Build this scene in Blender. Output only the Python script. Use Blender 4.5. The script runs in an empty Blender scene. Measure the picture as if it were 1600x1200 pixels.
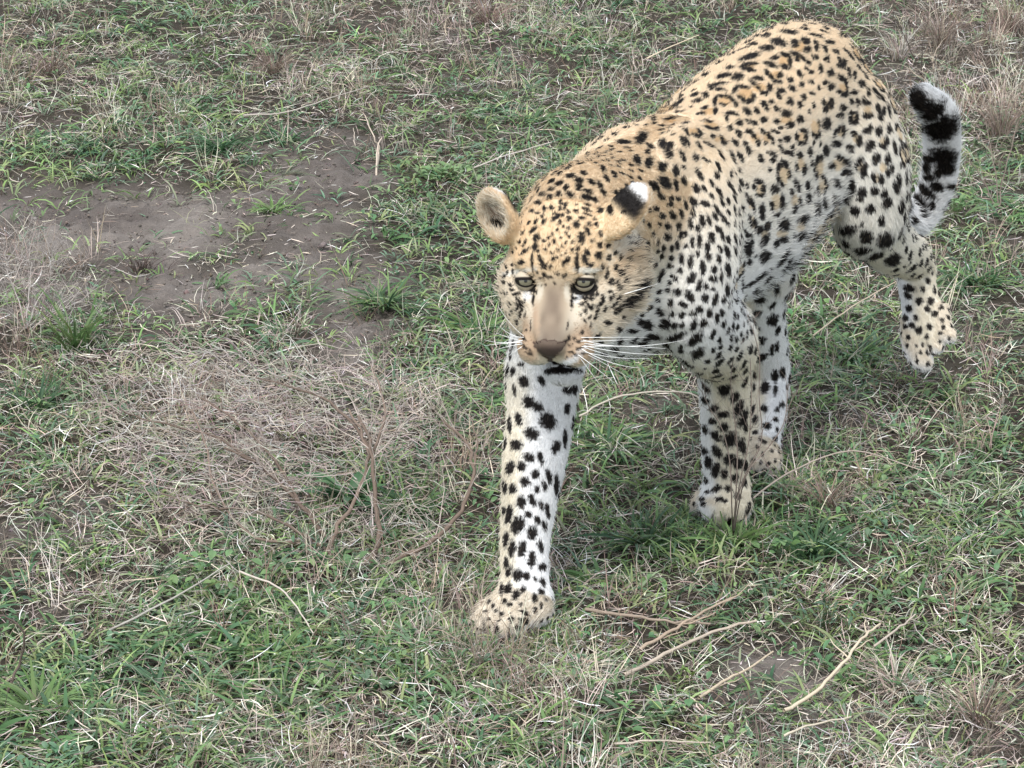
# A leopard walking across grazed savannah grass, seen from slightly above under a bright overcast sky.
import bpy, math, random, time
import numpy as np
T0 = time.time()
scn = bpy.context.scene
C = scn.collection
rng = np.random.default_rng(11)
random.seed(5)

# ---------------------------------------------------------------- camera, sky, sun, exposure
cam_d = bpy.data.cameras.new('camera'); cam = bpy.data.objects.new('camera', cam_d); C.objects.link(cam)
cam.location = (0, 0, 2.0); cam.rotation_euler = (math.radians(90-20), 0, 0)
cam_d.sensor_width = 36; cam_d.lens = 4830/1600*36; cam_d.clip_start = .05; cam_d.clip_end = 2000
scn.camera = cam
SUN_EL, SUN_ROT = math.radians(58), math.radians(200)
w = bpy.data.worlds.new('World'); scn.world = w; w.use_nodes = True
nt = w.node_tree; bg = nt.nodes['Background']
sky = nt.nodes.new('ShaderNodeTexSky'); sky.sky_type = 'NISHITA'; sky.sun_disc = False
sky.sun_elevation = SUN_EL; sky.sun_rotation = SUN_ROT; sky.dust_density = 3.0; sky.air_density = 1.0
# cloud cover: the blue sky is mostly hidden by a pale, even cloud layer
mixn = nt.nodes.new('ShaderNodeMix'); mixn.data_type = 'RGBA'; mixn.inputs[0].default_value = .70
mixn.inputs[7].default_value = (8.9, 9.5, 10.3, 1)
nt.links.new(sky.outputs[0], mixn.inputs[6]); nt.links.new(mixn.outputs[2], bg.inputs[0])
bg.inputs[1].default_value = .088
sd = bpy.data.lights.new('sun', 'SUN'); sd.energy = 1.5; sd.angle = math.radians(14); sd.color = (1.0, .97, .93)
so = bpy.data.objects.new('sun', sd); C.objects.link(so)
_d = (-math.sin(SUN_ROT)*math.cos(SUN_EL)*-1, math.cos(SUN_ROT)*math.cos(SUN_EL), math.sin(SUN_EL))   # towards the sun
from mathutils import Vector, Matrix
so.rotation_euler = Vector(_d).to_track_quat('Z', 'Y').to_euler()
so.location = (0, 0, 10)
scn.view_settings.view_transform = 'Standard'; scn.view_settings.look = 'None'
scn.view_settings.exposure = 1.02; scn.view_settings.gamma = 1; scn.view_settings.use_curve_mapping = False
scn.render.engine = 'CYCLES'
scn.cycles.max_bounces = 6; scn.cycles.diffuse_bounces = 3; scn.cycles.transparent_max_bounces = 8
scn.cycles.use_denoising = True
try: scn.cycles_curves.shape = 'RIBBONS'; scn.cycles_curves.subdivisions = 2
except Exception: pass
import numpy as np, math
# ---------------------------------------------------------------- camera model (photo pixels of a 1600 x 1200 frame)
FPX, CAM_H, PITCH = 4830.0, 2.0, math.radians(20.0)
CP, SP = math.cos(PITCH), math.sin(PITCH)
def P(px, py, Y):
    """world point seen at photo pixel (px, py) at horizontal distance Y"""
    x = (px-800.0)/FPX; y = -(py-600.0)/FPX
    dy = CP + y*SP; dz = -SP + y*CP
    t = Y/dy
    return np.array([x*t, Y, CAM_H + dz*t])
def G(px, py, z=0.0):
    x = (px-800.0)/FPX; y = -(py-600.0)/FPX
    dy = CP + y*SP; dz = -SP + y*CP
    t = (z-CAM_H)/dz
    return np.array([x*t, dy*t, z])
def project(v):
    v = np.asarray(v, float)
    d = v[..., 1]*CP - (v[..., 2]-CAM_H)*SP
    u = v[..., 1]*SP + (v[..., 2]-CAM_H)*CP
    return 800+FPX*v[..., 0]/d, 600-FPX*u/d, d
def unit(v):
    v = np.asarray(v, float); return v/(np.linalg.norm(v, axis=-1, keepdims=True)+1e-12)

# ---------------------------------------------------------------- leopard skeleton
AX = unit([0.475, 0.88, 0]); LT = np.array([AX[1], -AX[0], 0.0]); UP = np.array([0, 0, 1.0])
S0 = np.array([0.21, 4.70, 0.0])
def B(b, n, z): return S0 + AX*b + LT*n + UP*z      # b along the body to the rear, n to the animal's left, z height
HO = P(868, 437, 4.33)
_yaw, _pit = math.radians(-12), math.radians(15)
HF = unit([math.sin(_yaw)*math.cos(_pit), -math.cos(_yaw)*math.cos(_pit), -math.sin(_pit)])
HX = unit(np.cross(HF, UP))*-1.0
HX = HX if HX[0] > 0 else -HX
HU = np.cross(HX, -HF); HU = HU if HU[2] > 0 else -HU
def Hd(x, f, u): return HO + HX*x + HF*f + HU*u

ELL = []     # each: group, center, axes(3x3 rows), radii, tangent(flow), region, t
GROUPS = []  # name, k, sign
def group(name, k, sign=1): GROUPS.append((name, k, sign)); return len(GROUPS)-1
def ell(g, c, r, ax=None, flow=None, region='torso', t=0.5):
    if ax is None: ax = np.eye(3)
    ELL.append((g, np.array(c, float), np.array(ax, float), np.array(r, float), unit(flow if flow is not None else AX), region, t))
def catmull(pts, n):
    pts = np.array(pts, float); m = len(pts)
    ext = np.vstack([2*pts[0]-pts[1], pts, 2*pts[-1]-pts[-2]])
    out = []
    for i in range(m-1):
        p0, p1, p2, p3 = ext[i:i+4]
        for s in np.linspace(0, 1, n, endpoint=False):
            out.append(0.5*((2*p1)+(-p0+p2)*s+(2*p0-5*p1+4*p2-p3)*s*s+(-p0+3*p1-3*p2+p3)*s**3))
    out.append(pts[-1]); return np.array(out)
def chain(g, nodes, lat, n=8, region='torso', along=1.0):
    """nodes: (point, r_lateral, r_other); dense ellipsoids along a spline"""
    arr = np.array([list(p)+[a, b] for p, a, b in nodes], float)
    q = catmull(arr, n)
    for i in range(len(q)):
        t = unit(q[min(i+1, len(q)-1), :3]-q[max(i-1, 0), :3])
        l = np.array(lat, float); l = unit(l-t*l.dot(t)); w = np.cross(t, l)
        a, b = q[i, 3], q[i, 4]
        ell(g, q[i, :3], (a, b, min(a, b)*along), np.array([l, w, t]), t, region, i/(len(q)-1))

g = group('torso', 0.03)
chain(g, [(B(-.13, 0, .483), .085, .110), (B(-.04, 0, .502), .120, .151), (B(.08, 0, .515), .130, .165), (B(.22, 0, .545), .135, .170),
          (B(.36, 0, .575), .132, .168), (B(.48, 0, .602), .126, .155), (B(.58, 0, .618), .118, .145), (B(.67, 0, .612), .102, .125), (B(.745, 0, .585), .06, .08)], LT)
g = group('neck', 0.05)
chain(g, [(B(.10, 0, .575), .10, .125), (B(-.03, 0, .578), .103, .120), (B(-.10, 0, .586)*.6+Hd(.01, -.13, .004)*.4, .098, .108), (Hd(.010, -.15, .002), .090, .088), (Hd(.0, -.08, -.01), .070, .066)], LT, region='neck')
g = group('belly', .05)
chain(g, [(B(.12, .0, .47), .09, .09), (B(.24, .02, .465), .10, .095), (B(.38, .03, .475), .10, .09), (B(.52, .04, .52), .09, .085)], LT)
g = group('withers', 0.03)
chain(g, [(B(-.06, .045, .64), .035, .045), (B(.03, .05, .665), .035, .045), (B(.12, .04, .655), .03, .04)], LT)
g = group('withersR', 0.04)
chain(g, [(B(-.10, -.05, .63), .035, .045), (B(.0, -.05, .66), .035, .045), (B(.10, -.04, .65), .03, .04)], LT)
# left foreleg
g = group('shoulderL', 0.026)
chain(g, [(B(.06, .07, .62), .05, .07), (B(.0, .105, .54), .052, .085), (B(-.05, .115, .46), .05, .075), (B(.03, .105, .39), .05, .075), (P(1136, 545, 4.78), .048, .058)], LT, region='shoulder')
g = group('forelegL', 0.02)
chain(g, [(P(1128, 520, 4.77), .05, .062), (P(1132, 590, 4.79), .041, .048), (P(1133, 660, 4.80), .039, .041), (P(1133, 715, 4.80), .038, .038), (P(1136, 755, 4.80), .036, .038), (P(1134, 785, 4.79), .040, .036)], LT, region='foreleg')
def paw(name, wrist, heel, toe, w, h, region='paw', k=.022):
    """palm and four toes, resting between heel and toe"""
    g = group(name, k); d = unit(toe-heel); side = unit(np.cross(d, UP)); up = np.cross(side, d)
    L = np.linalg.norm(toe-heel); ax = np.array([side, d, up])
    chain(g, [(wrist, w*.66, w*.62), (heel*.50+toe*.50+up*h*.62, w*.78, h*.56)], side, n=6, region=region)
    ell(g, heel*.66+toe*.34+up*h*.45, (w*.80, L*.40, h*.52), ax, d, region, .8)
    for i, s in enumerate((-1.5, -.5, .5, 1.5)):
        gi = group(name+'toe', .005)
        f = 1.0 if abs(s) < 1 else .86
        c = heel + d*(L*(f-.20)) + side*(s*w*.46) + up*(h*.40)
        ell(gi, c, (w*.265, L*.245, h*.42), ax, unit(d-up*.3), region, 1.0)
        ell(gi, c-d*(L*.12)+up*(h*.14), (w*.25, L*.22, h*.36), ax, d, region, .9)
    return g
paw('pawL', P(1134, 782, 4.79), G(1150, 795, .01), G(1112, 828, -.004), .056, .055)
# right foreleg (reaching towards the camera)
g = group('shoulderR', 0.045)
chain(g, [(B(.0, -.07, .60), .05, .07), (B(-.08, -.10, .52), .05, .08), (B(-.15, -.09, .45), .05, .075), (P(846, 590, 4.60), .054, .06)], LT, region='shoulder')
g = group('forelegR', 0.02)
chain(g, [(P(852, 575, 4.60), .055, .062), (P(846, 640, 4.565), .053, .056), (P(836, 710, 4.525), .050, .050), (P(827, 780, 4.49), .043, .044), (P(820, 850, 4.46), .038, .040), (P(820, 905, 4.435), .037, .040), (P(820, 935, 4.42), .040, .038)], [1, 0, 0], region='foreleg')
paw('pawR', P(818, 940, 4.42), G(856, 968, .008), G(744, 998, -.004), .056, .052)
# right hind leg (far side, placed forward under the body)
g = group('thighR', 0.04)
chain(g, [(B(.60, -.06, .58), .065, .11), (B(.52, -.075, .48), .06, .10), (P(1200, 425, 5.10), .045, .062)], LT, region='thigh')
g = group('hindlegR', 0.02)
chain(g, [(P(1198, 420, 5.10), .042, .058), (P(1192, 480, 5.13), .038, .045), (P(1198, 540, 5.17), .037, .040), (P(1204, 590, 5.19), .034, .036), (P(1201, 640, 5.14), .031, .030), (P(1192, 690, 5.09), .029, .029), (P(1188, 712, 5.07), .032, .03)], LT, region='hindleg')
paw('pawHR', P(1188, 708, 5.07), G(1200, 720, .01), G(1174, 748, .0), .046, .050)
# left hind leg (near side, trailing, the foot just lifted)
g = group('thighL', 0.024)
chain(g, [(B(.655, .078, .60), .066, .115), (B(.645, .118, .51), .062, .122), (P(1362, 335, 5.20), .052, .105), (P(1352, 362, 5.20), .045, .070)], LT, region='thigh')
g = group('hindlegL', 0.022)
chain(g, [(P(1345, 330, 5.19), .05, .072), (P(1380, 372, 5.27), .046, .062), (P(1415, 398, 5.36), .036, .044), (P(1430, 412, 5.41), .036, .036), (P(1434, 455, 5.40), .034, .030), (P(1443, 500, 5.37), .036, .028), (P(1446, 522, 5.36), .040, .026)], [1, 0, 0], region='hindleg')
g = group('heelL', .012)
ell(g, P(1434, 384, 5.44), (.015, .02, .022), None, [0, 0, -1], 'hindleg', .5)
for i, (a, b, r) in enumerate(((1426, 535, .021), (1440, 545, .020), (1458, 530, .018), (1474, 512, .017))):
    gi = group('toeHL', .008)
    dx = (8, 4, 6, 10)[i]; dy = (28, 24, 12, 14)[i]
    chain(gi, [(P(a-4, b-30, 5.37), r*.9, r*.8), (P(a, b, 5.35), r, r*.85), (P(a+dx, b+dy, 5.34), r*.8, r*.7)], [1, 0, 0], n=4, region='paw')
# tail
TAIL = [(B(.70, 0, .60), .035), (B(.80, .02, .55), .031), (P(1385, 300, 5.50), .026), (P(1425, 345, 5.55), .026), (P(1453, 315, 5.57), .028), (P(1467, 275, 5.57), .029), (P(1472, 225, 5.56), .030), (P(1467, 180, 5.54), .030), (P(1443, 152, 5.52), .022)]
g = group('tail', 0.02)
chain(g, [(p, r, r) for p, r in TAIL], [1, 0, 0], n=14, region='tail')
# head
HAX = np.array([HX, HF, HU])
def he(g, c, r, flow=None, region='head', t=.5, rot=0.0):
    ax = HAX
    if rot:
        cr, sr = math.cos(rot), math.sin(rot); ax = np.array([HX*cr+HF*sr, HF*cr-HX*sr, HU])
    ell(g, Hd(*c), r, ax, flow if flow is not None else -HF, region, t)
g = group('skull', .02)
he(g, (.003, -.072, .018), (.080, .085, .062))
g = group('brow', .018)
he(g, (0, -.024, .014), (.053, .044, .036))
for s in (-1, 1):
    q = 1.0 if s < 0 else 1.12
    g = group('cheek', .026); he(g, (s*.056*q, -.048, -.042), (.040, .046, .050), flow=-HF+HX*s*.6)
    g = group('ridge', .014); he(g, (s*.040, -.010, .0235), (.022, .014, .010))
    g = group('under', .018); he(g, (s*.040, -.001, -.034), (.031, .024, .026))
g = group('ruff', .03); he(g, (.090, -.080, -.040), (.030, .045, .060), flow=-HF+HX*.5-HU*.4)
g = group('midface', .025); he(g, (.003, .000, -.060), (.062, .034, .040))
g = group('jowlL', .025); he(g, (.052, -.030, -.088), (.040, .045, .042), flow=-HF+HX*.5-HU*.4)
g = group('jowlR', .025); he(g, (-.046, -.030, -.084), (.036, .045, .038), flow=-HF-HX*.5-HU*.4)
g = group('bridge', .022)
chain(g, [(Hd(0, -.010, -.004), .024, .022), (Hd(.002, .026, -.024), .023, .020), (Hd(.004, .056, -.040), .024, .020), (Hd(.006, .080, -.054), .021, .017)], HX, n=5, region='bridge')
g = group('muzzle', .022)
he(g, (.006, .030, -.070), (.048, .044, .038), region='muzzle')
for s in (-1, 1):
    g = group('pad', .010); he(g, (.007+s*.027, .056, -.084), (.031, .030, .026), flow=-HF*.8+HX*s*.8-HU*.2, region='pad')
g = group('nose', .005)
he(g, (.006, .087, -.064), (.019, .010, .014), region='nose')
g = group('jaw', .016)
chain(g, [(Hd(0, -.07, -.085), .062, .040), (Hd(.004, -.015, -.108), .050, .028), (Hd(.012, .025, -.130), .034, .021), (Hd(.014, .046, -.134), .027, .019)], HX, n=5, region='jaw')
# eye sockets and mouth are cut in
for s in (-1, 1):
    g = group('socket', .006, -1); he(g, (s*.0435, .018, -.002), (.0155, .0190, .0112), region='head')
g = group('mouth', .004, -1)
he(g, (.012, .058, -.1095), (.030, .030, .0052), region='jaw')
# ears
def ear(c, nrm, up, rw, rh, k=.012):
    nrm = unit(nrm); up = unit(up-nrm*np.dot(up, nrm)); sd = np.cross(up, nrm); ax = np.array([sd, up, nrm])
    c = Hd(*c)
    g = group('ear', k); ell(g, c, (rw, rh, .0170), ax, up, 'ear', 0)
    g = group('earhollow', .004, -1); ell(g, c+nrm*.0125+up*.003, (rw*.82, rh*.80, .0165), ax, up, 'earin', 0)
    return c, nrm, up
EARR = ear((-.094, -.055, .069), HF*.80-HX*.50+HU*.10, HU*.9-HX*.45-HF*.2, .038, .044)     # viewer's left
EARL = ear((.094, -.072, .080), HX*.62-HU*.72-HF*.22, HU*.58+HX*.60-HF*.48, .045, .049)

def ell_d(p, e):
    q = (p-e[1]) @ e[2].T
    k0 = np.sqrt(((q/e[3])**2).sum(-1)); k1 = np.sqrt(((q/e[3]**2)**2).sum(-1))+1e-9
    return k0*(k0-1.0)/k1

def build_body(h=0.004):
    lo = np.min([e[1]-max(e[3]) for e in ELL], 0)-.03; hi = np.max([e[1]+max(e[3]) for e in ELL], 0)+.03
    lo[2] = max(lo[2], -.02)
    n = np.ceil((hi-lo)/h).astype(int)+1
    F = np.full(n, .2, np.float32)
    ids = {}
    for e in ELL: ids.setdefault(e[0], []).append(e)
    for gi, (nm, k, sg) in enumerate(GROUPS):
        es = ids[gi]
        mar = k*1.3+h*3
        l = np.min([e[1]-max(e[3]) for e in es], 0)-mar; r = np.max([e[1]+max(e[3]) for e in es], 0)+mar
        i0 = np.maximum(((l-lo)/h).astype(int), 0); i1 = np.minimum(((r-lo)/h).astype(int)+2, n)
        D = np.full(i1-i0, .2, np.float32)
        for e in es:
            a0 = np.maximum(((e[1]-max(e[3])-mar-lo)/h).astype(int), i0); a1 = np.minimum(((e[1]+max(e[3])+mar-lo)/h).astype(int)+2, i1)
            gx = [lo[d]+h*np.arange(a0[d], a1[d], dtype=np.float32) for d in range(3)]
            X, Y, Z = np.meshgrid(*gx, indexing='ij')
            p = np.stack([X, Y, Z], -1).astype(np.float32)
            ee = (None, e[1].astype(np.float32), e[2].astype(np.float32), e[3].astype(np.float32))
            d = ell_d(p, ee)
            s = tuple(slice(a0[q]-i0[q], a1[q]-i0[q]) for q in range(3))
            D[s] = np.minimum(D[s], d)
        s = tuple(slice(i0[q], i1[q]) for q in range(3))
        A = F[s]
        if sg > 0:
            hh = np.maximum(k-np.abs(A-D), 0)/k; F[s] = np.minimum(A, D)-hh*hh*k*.25
        else:
            Dn = -D; hh = np.maximum(k-np.abs(A-Dn), 0)/k; F[s] = np.maximum(A, Dn)+hh*hh*k*.25
    # surface nets
    sg = F < 0
    c = np.zeros(np.array(sg.shape)-1, np.int8)
    for a in (0, 1):
        for b in (0, 1):
            for d in (0, 1): c += sg[a:a+c.shape[0], b:b+c.shape[1], d:d+c.shape[2]]
    act = (c > 0) & (c < 8)
    idx = np.full(act.shape, -1, np.int64); cells = np.argwhere(act); idx[act] = np.arange(len(cells))
    acc = np.zeros((len(cells), 3)); cnt = np.zeros(len(cells))
    corners = [(a, b, d) for a in (0, 1) for b in (0, 1) for d in (0, 1)]
    val = {q: F[cells[:, 0]+q[0], cells[:, 1]+q[1], cells[:, 2]+q[2]] for q in corners}
    for q in corners:
        for ax in range(3):
            if q[ax] == 0:
                r = list(q); r[ax] = 1; r = tuple(r)
                a, b = val[q], val[r]; m = (a < 0) != (b < 0)
                t = np.where(m, a/(a-b+1e-20), 0)
                pt = np.repeat(np.array([q], float), len(cells), 0); pt[:, ax] = t
                acc[m] += pt[m]; cnt[m] += 1
    V = lo+h*(cells+acc/cnt[:, None])
    faces = []
    for ax in range(3):
        sl0 = [slice(None)]*3; sl1 = [slice(None)]*3; sl0[ax] = slice(0, -1); sl1[ax] = slice(1, None)
        ch = sg[tuple(sl0)] != sg[tuple(sl1)]
        e = np.argwhere(ch); o1, o2 = [(1, 2), (2, 0), (0, 1)][ax]
        ok = (e[:, o1] > 0) & (e[:, o2] > 0) & (e[:, o1] < act.shape[o1]) & (e[:, o2] < act.shape[o2]); e = e[ok]
        def cell(d1, d2):
            f = e.copy(); f[:, o1] -= d1; f[:, o2] -= d2; return idx[f[:, 0], f[:, 1], f[:, 2]]
        q = np.stack([cell(1, 1), cell(0, 1), cell(0, 0), cell(1, 0)], 1)
        fl = sg[e[:, 0], e[:, 1], e[:, 2]]
        q = np.where(fl[:, None], q, q[:, ::-1]); faces.append(q)
    Q = np.concatenate(faces)
    return V, Q, F, lo, h
def smooth(V, Q, it=2, lam=.5):
    e = np.concatenate([Q[:, [0, 1]], Q[:, [1, 2]], Q[:, [2, 3]], Q[:, [3, 0]]]); e = np.concatenate([e, e[:, ::-1]])
    cnt = np.bincount(e[:, 0], minlength=len(V)).astype(float)[:, None]
    for _ in range(it):
        a = np.stack([np.bincount(e[:, 0], V[e[:, 1], d], minlength=len(V)) for d in range(V.shape[1])], 1)
        V = V*(1-lam)+lam*a/cnt
    return V
def normals(V, Q):
    n = np.cross(V[Q[:, 2]]-V[Q[:, 0]], V[Q[:, 3]]-V[Q[:, 1]])
    N = np.zeros_like(V)
    for k in range(4):
        for d in range(3): N[:, d] += np.bincount(Q[:, k], n[:, d], minlength=len(V))
    return unit(N)
# ---------------------------------------------------------------- helpers
def tag(o, label=None, cat=None, group=None, kind=None):
    if label: o['label'] = label
    if cat: o['category'] = cat
    if group: o['group'] = group
    if kind: o['kind'] = kind
    return o
def empty(name, loc=(0, 0, 0)):
    o = bpy.data.objects.new(name, None); o.location = loc; o.empty_display_size = .05; C.objects.link(o); return o
def mesh_obj(name, V, F, mat, parent=None, col=None, smooth=True, nv=4):
    """numpy verts and quads (or tris) to one object"""
    me = bpy.data.meshes.new(name)
    V = np.ascontiguousarray(V, np.float32); F = np.ascontiguousarray(F, np.int32); k = F.shape[1]
    off = np.array(parent.location, np.float32) if parent is not None else 0.0
    if parent is not None and parent.parent is not None: off = off+np.array(parent.parent.location, np.float32)
    me.vertices.add(len(V)); me.vertices.foreach_set('co', (V-off).astype(np.float32).ravel())
    me.loops.add(F.size); me.loops.foreach_set('vertex_index', F.ravel())
    me.polygons.add(len(F)); me.polygons.foreach_set('loop_start', np.arange(0, F.size, k, dtype=np.int32))
    me.polygons.foreach_set('loop_total', np.full(len(F), k, np.int32))
    me.update(calc_edges=True)
    if smooth: me.polygons.foreach_set('use_smooth', np.ones(len(F), bool))
    if col is not None:
        a = me.attributes.new('col', 'FLOAT_COLOR', 'POINT')
        c = np.ones((len(V), 4), np.float32); c[:, :3] = col; a.data.foreach_set('color', c.ravel())
    me.materials.append(mat)
    o = bpy.data.objects.new(name, me); C.objects.link(o)
    if parent is not None: o.parent = parent
    return o
def mat(name, base=None, attr=None, rough=.6, spec=.3, trans=0.0, noise=None, bump=None, coat=0.0):
    m = bpy.data.materials.new(name); m.use_nodes = True; n = m.node_tree; L = n.links
    p = n.nodes['Principled BSDF']; p.inputs['Roughness'].default_value = rough; p.inputs['Specular IOR Level'].default_value = spec
    if coat: p.inputs['Coat Weight'].default_value = coat; p.inputs['Coat Roughness'].default_value = .05
    if attr:
        a = n.nodes.new('ShaderNodeAttribute'); a.attribute_name = attr; src = a.outputs['Color']
    else:
        a = n.nodes.new('ShaderNodeRGB'); a.outputs[0].default_value = (*base, 1); src = a.outputs[0]
    if noise:
        sc, amt = noise
        tc = n.nodes.new('ShaderNodeTexCoord'); nz = n.nodes.new('ShaderNodeTexNoise'); nz.inputs['Scale'].default_value = sc; nz.inputs['Detail'].default_value = 5
        mr = n.nodes.new('ShaderNodeMapRange'); mr.inputs['To Min'].default_value = 1-amt; mr.inputs['To Max'].default_value = 1+amt
        mx = n.nodes.new('ShaderNodeVectorMath'); mx.operation = 'SCALE'
        L.new(tc.outputs['Object'], nz.inputs['Vector']); L.new(nz.outputs[0], mr.inputs[0]); L.new(src, mx.inputs[0]); L.new(mr.outputs[0], mx.inputs['Scale']); src = mx.outputs[0]
        if bump:
            b = n.nodes.new('ShaderNodeBump'); b.inputs['Distance'].default_value = bump; b.inputs['Strength'].default_value = .6
            L.new(nz.outputs[0], b.inputs['Height']); L.new(b.outputs[0], p.inputs['Normal'])
    L.new(src, p.inputs['Base Color'])
    if trans:
        t = n.nodes.new('ShaderNodeBsdfTranslucent'); mx = n.nodes.new('ShaderNodeMixShader'); mx.inputs[0].default_value = trans
        L.new(src, t.inputs[0]); L.new(p.outputs[0], mx.inputs[1]); L.new(t.outputs[0], mx.inputs[2]); L.new(mx.outputs[0], n.nodes['Material Output'].inputs[0])
    return m
def vnoise(x, y, sc, seed=0):
    """smooth 2-D value noise, 0..1"""
    x = np.asarray(x)*sc+1000.0; y = np.asarray(y)*sc+1000.0
    xi = np.floor(x).astype(np.int64); yi = np.floor(y).astype(np.int64); fx = x-xi; fy = y-yi
    def h(a, b):
        n = (a*374761393+b*668265263+seed*974634777) & 0xffffffff; n = ((n ^ (n >> 13))*1274126177) & 0xffffffff; return ((n ^ (n >> 16)) & 0xffff)/65535.0
    sx = fx*fx*(3-2*fx); sy = fy*fy*(3-2*fy)
    return (h(xi, yi)*(1-sx)+h(xi+1, yi)*sx)*(1-sy)+(h(xi, yi+1)*(1-sx)+h(xi+1, yi+1)*sx)*sy

# ---------------------------------------------------------------- ground
# how much green grass, dry grass and bare soil each part of the ground carries (rows from far to near)
GREEN = ["4575543266455312", "3555445665456423", "7766325677667656", "1222547666655656", "2534526666665656", "5543436666556656",
         "5421234577325455", "5433365545345566", "4334354557888556", "5266765545455544", "7665765543344554", "7655444465554334"]
DRY =   ["7646667895467798", "8665886557765598", "4455434444555555", "3222332333555554", "8534333443555554", "6567643444554554",
         "6698776555655555", "5676745555655544", "6776656553222454", "5845445556656566", "4444454675556556", "4456775654568887"]
SOIL =  ["0000000000000000", "0000000000000000", "0000340100000000", "3542221000000000", "2143132000000000", "0011051000000000",
         "0000010000200000", "0000000000200000", "1000001000000000", "0000000000010000", "0000000001121000", "0000000000000000"]
def _tab(t): return np.array([[float(c) for c in r] for r in t])/9.0
TG, TD, TS = _tab(GREEN), _tab(DRY), _tab(SOIL)
def lookup(T, x, y):
    px, py, d = project(np.stack([x, y, np.zeros_like(x)], -1))
    u = np.clip(px/100-.5, 0, 14.999); v = np.clip(py/100-.5, 0, 10.999)
    i = u.astype(int); j = v.astype(int); a = u-i; b = v-j
    return (T[j, i]*(1-a)+T[j, i+1]*a)*(1-b)+(T[j+1, i]*(1-a)+T[j+1, i+1]*a)*b
def soilness(x, y):
    s = lookup(TS, x, y)*1.5+.55*(vnoise(x, y, 4.5, 3)-.5)+.35*(vnoise(x, y, 11, 4)-.5)
    return np.clip((s-.12)*2.2, 0, 1)
def hgt(x, y):
    x = np.asarray(x, float); y = np.asarray(y, float)
    z = .022*(vnoise(x, y, 2.1, 1)-.5)+.016*(vnoise(x, y, 6.3, 2)-.5)+.010*(vnoise(x, y, 17, 5)-.5)
    z = z-.012*lookup(TS, x, y)
    for p in PAWS:
        q = np.exp(-((x-p[0])**2+(y-p[1])**2)/.11**2); z = z*(1-q)-.002*q
    return z
PAWS = [G(800, 985), G(1125, 810), G(1190, 740)]
def axis(lo, hi, step, far):
    a = np.arange(lo, hi+step/2, step); o = []; s = step; v = hi
    while v < far: s *= 1.35; v += s; o.append(v)
    n = []; s = step; v = lo
    while v > -far: s *= 1.35; v -= s; n.append(v)
    return np.concatenate([n[::-1], a, o])
gx = axis(-1.9, 2.0, .012, 600); gy = axis(3.3, 9.3, .014, 600)
X, Y = np.meshgrid(gx, gy, indexing='ij')
near = (np.abs(X) < 3.2) & (Y > 2.3) & (Y < 11.5)
Z = hgt(X, Y)
cl = vnoise(X, Y, 55, 7)*.5+vnoise(X, Y, 110, 8)*.3+vnoise(X, Y, 28, 9)*.6
crack = np.clip(1-np.abs(vnoise(X, Y, 16, 21)-.5)*22, 0, 1)
sl = soilness(X, Y)
Z = np.where(near, Z+(cl-.7)*(.006+.026*sl)-crack*.006*sl, Z*.5)
nx, ny = X.shape
idx = np.arange(nx*ny).reshape(nx, ny)
F = np.stack([idx[:-1, :-1], idx[1:, :-1], idx[1:, 1:], idx[:-1, 1:]], -1).reshape(-1, 4)
# soil colour: dry grey-brown crust, darker damp patches, reddish crumbs
t1 = vnoise(X, Y, 7, 12)[..., None]; t2 = vnoise(X, Y, 40, 13)[..., None]
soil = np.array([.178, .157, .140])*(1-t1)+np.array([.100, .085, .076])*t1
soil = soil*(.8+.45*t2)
under = np.array([.034, .028, .022])*(1-t1)+np.array([.052, .044, .033])*t1  # ground beneath the grass coloured near-black, painted shade that deepens the gaps
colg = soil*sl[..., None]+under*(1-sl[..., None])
far_ = ~near
gfar = np.array([.135, .150, .085])*(.7+.6*vnoise(X, Y, 1.1, 15)[..., None])
fb = np.clip(np.maximum(np.maximum(np.abs(X)-(.185*Y+.55), Y-10.2), 3.0-Y)/.6, 0, 1)[..., None]
colg = colg*(1-fb)+gfar*fb
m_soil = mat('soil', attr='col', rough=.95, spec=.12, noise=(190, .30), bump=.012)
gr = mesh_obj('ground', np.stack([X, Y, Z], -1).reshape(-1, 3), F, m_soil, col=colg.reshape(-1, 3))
tag(gr, 'grey-brown dry soil under and between the grass', 'ground', kind='structure')
print('ground', time.time()-T0)
# ---------------------------------------------------------------- leopard: skin mesh, coat, fur
V, Q, _F, _lo, _h = build_body(.0042)
V = smooth(V, Q, 2); N = normals(V, Q); nV = len(V)
_edge = np.concatenate([Q[:, [0, 1]], Q[:, [1, 2]], Q[:, [2, 3]], Q[:, [3, 0]]])
best = np.full(nV, 9e9); near_e = np.zeros(nV, int)
for i, e in enumerate(ELL):
    if GROUPS[e[0]][2] < 0 and e[5] != 'earin': continue
    R = max(e[3])+.05
    m = np.where(np.abs(V-e[1]).max(1) < R)[0]
    if not len(m): continue
    d = np.abs(ell_d(V[m], e)) if GROUPS[e[0]][2] < 0 else ell_d(V[m], e)
    if e[5] == 'earin': d = np.where(d < .0034, -.5, 9.)
    u = d < best[m]; k = m[u]; best[k] = d[u]; near_e[k] = i
REG = ['torso', 'neck', 'shoulder', 'foreleg', 'thigh', 'hindleg', 'paw', 'tail', 'head', 'bridge', 'pad', 'muzzle', 'nose', 'jaw', 'ear', 'earin']
reg = np.array([REG.index(e[5]) for e in ELL])[near_e]
tt = np.array([e[6] for e in ELL])[near_e]
flow = np.array([e[4] for e in ELL])[near_e]
side_ = np.sign((V-S0) @ LT)
_gs = np.array([1 if GROUPS[e[0]][0] in ('forelegL', 'shoulderL', 'thighL', 'hindlegL', 'pawL') else -1 if GROUPS[e[0]][0] in ('forelegR', 'shoulderR', 'thighR', 'hindlegR', 'pawR', 'pawHR') else 0 for e in ELL])[near_e]
side_ = np.where(_gs != 0, _gs, side_)
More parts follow.
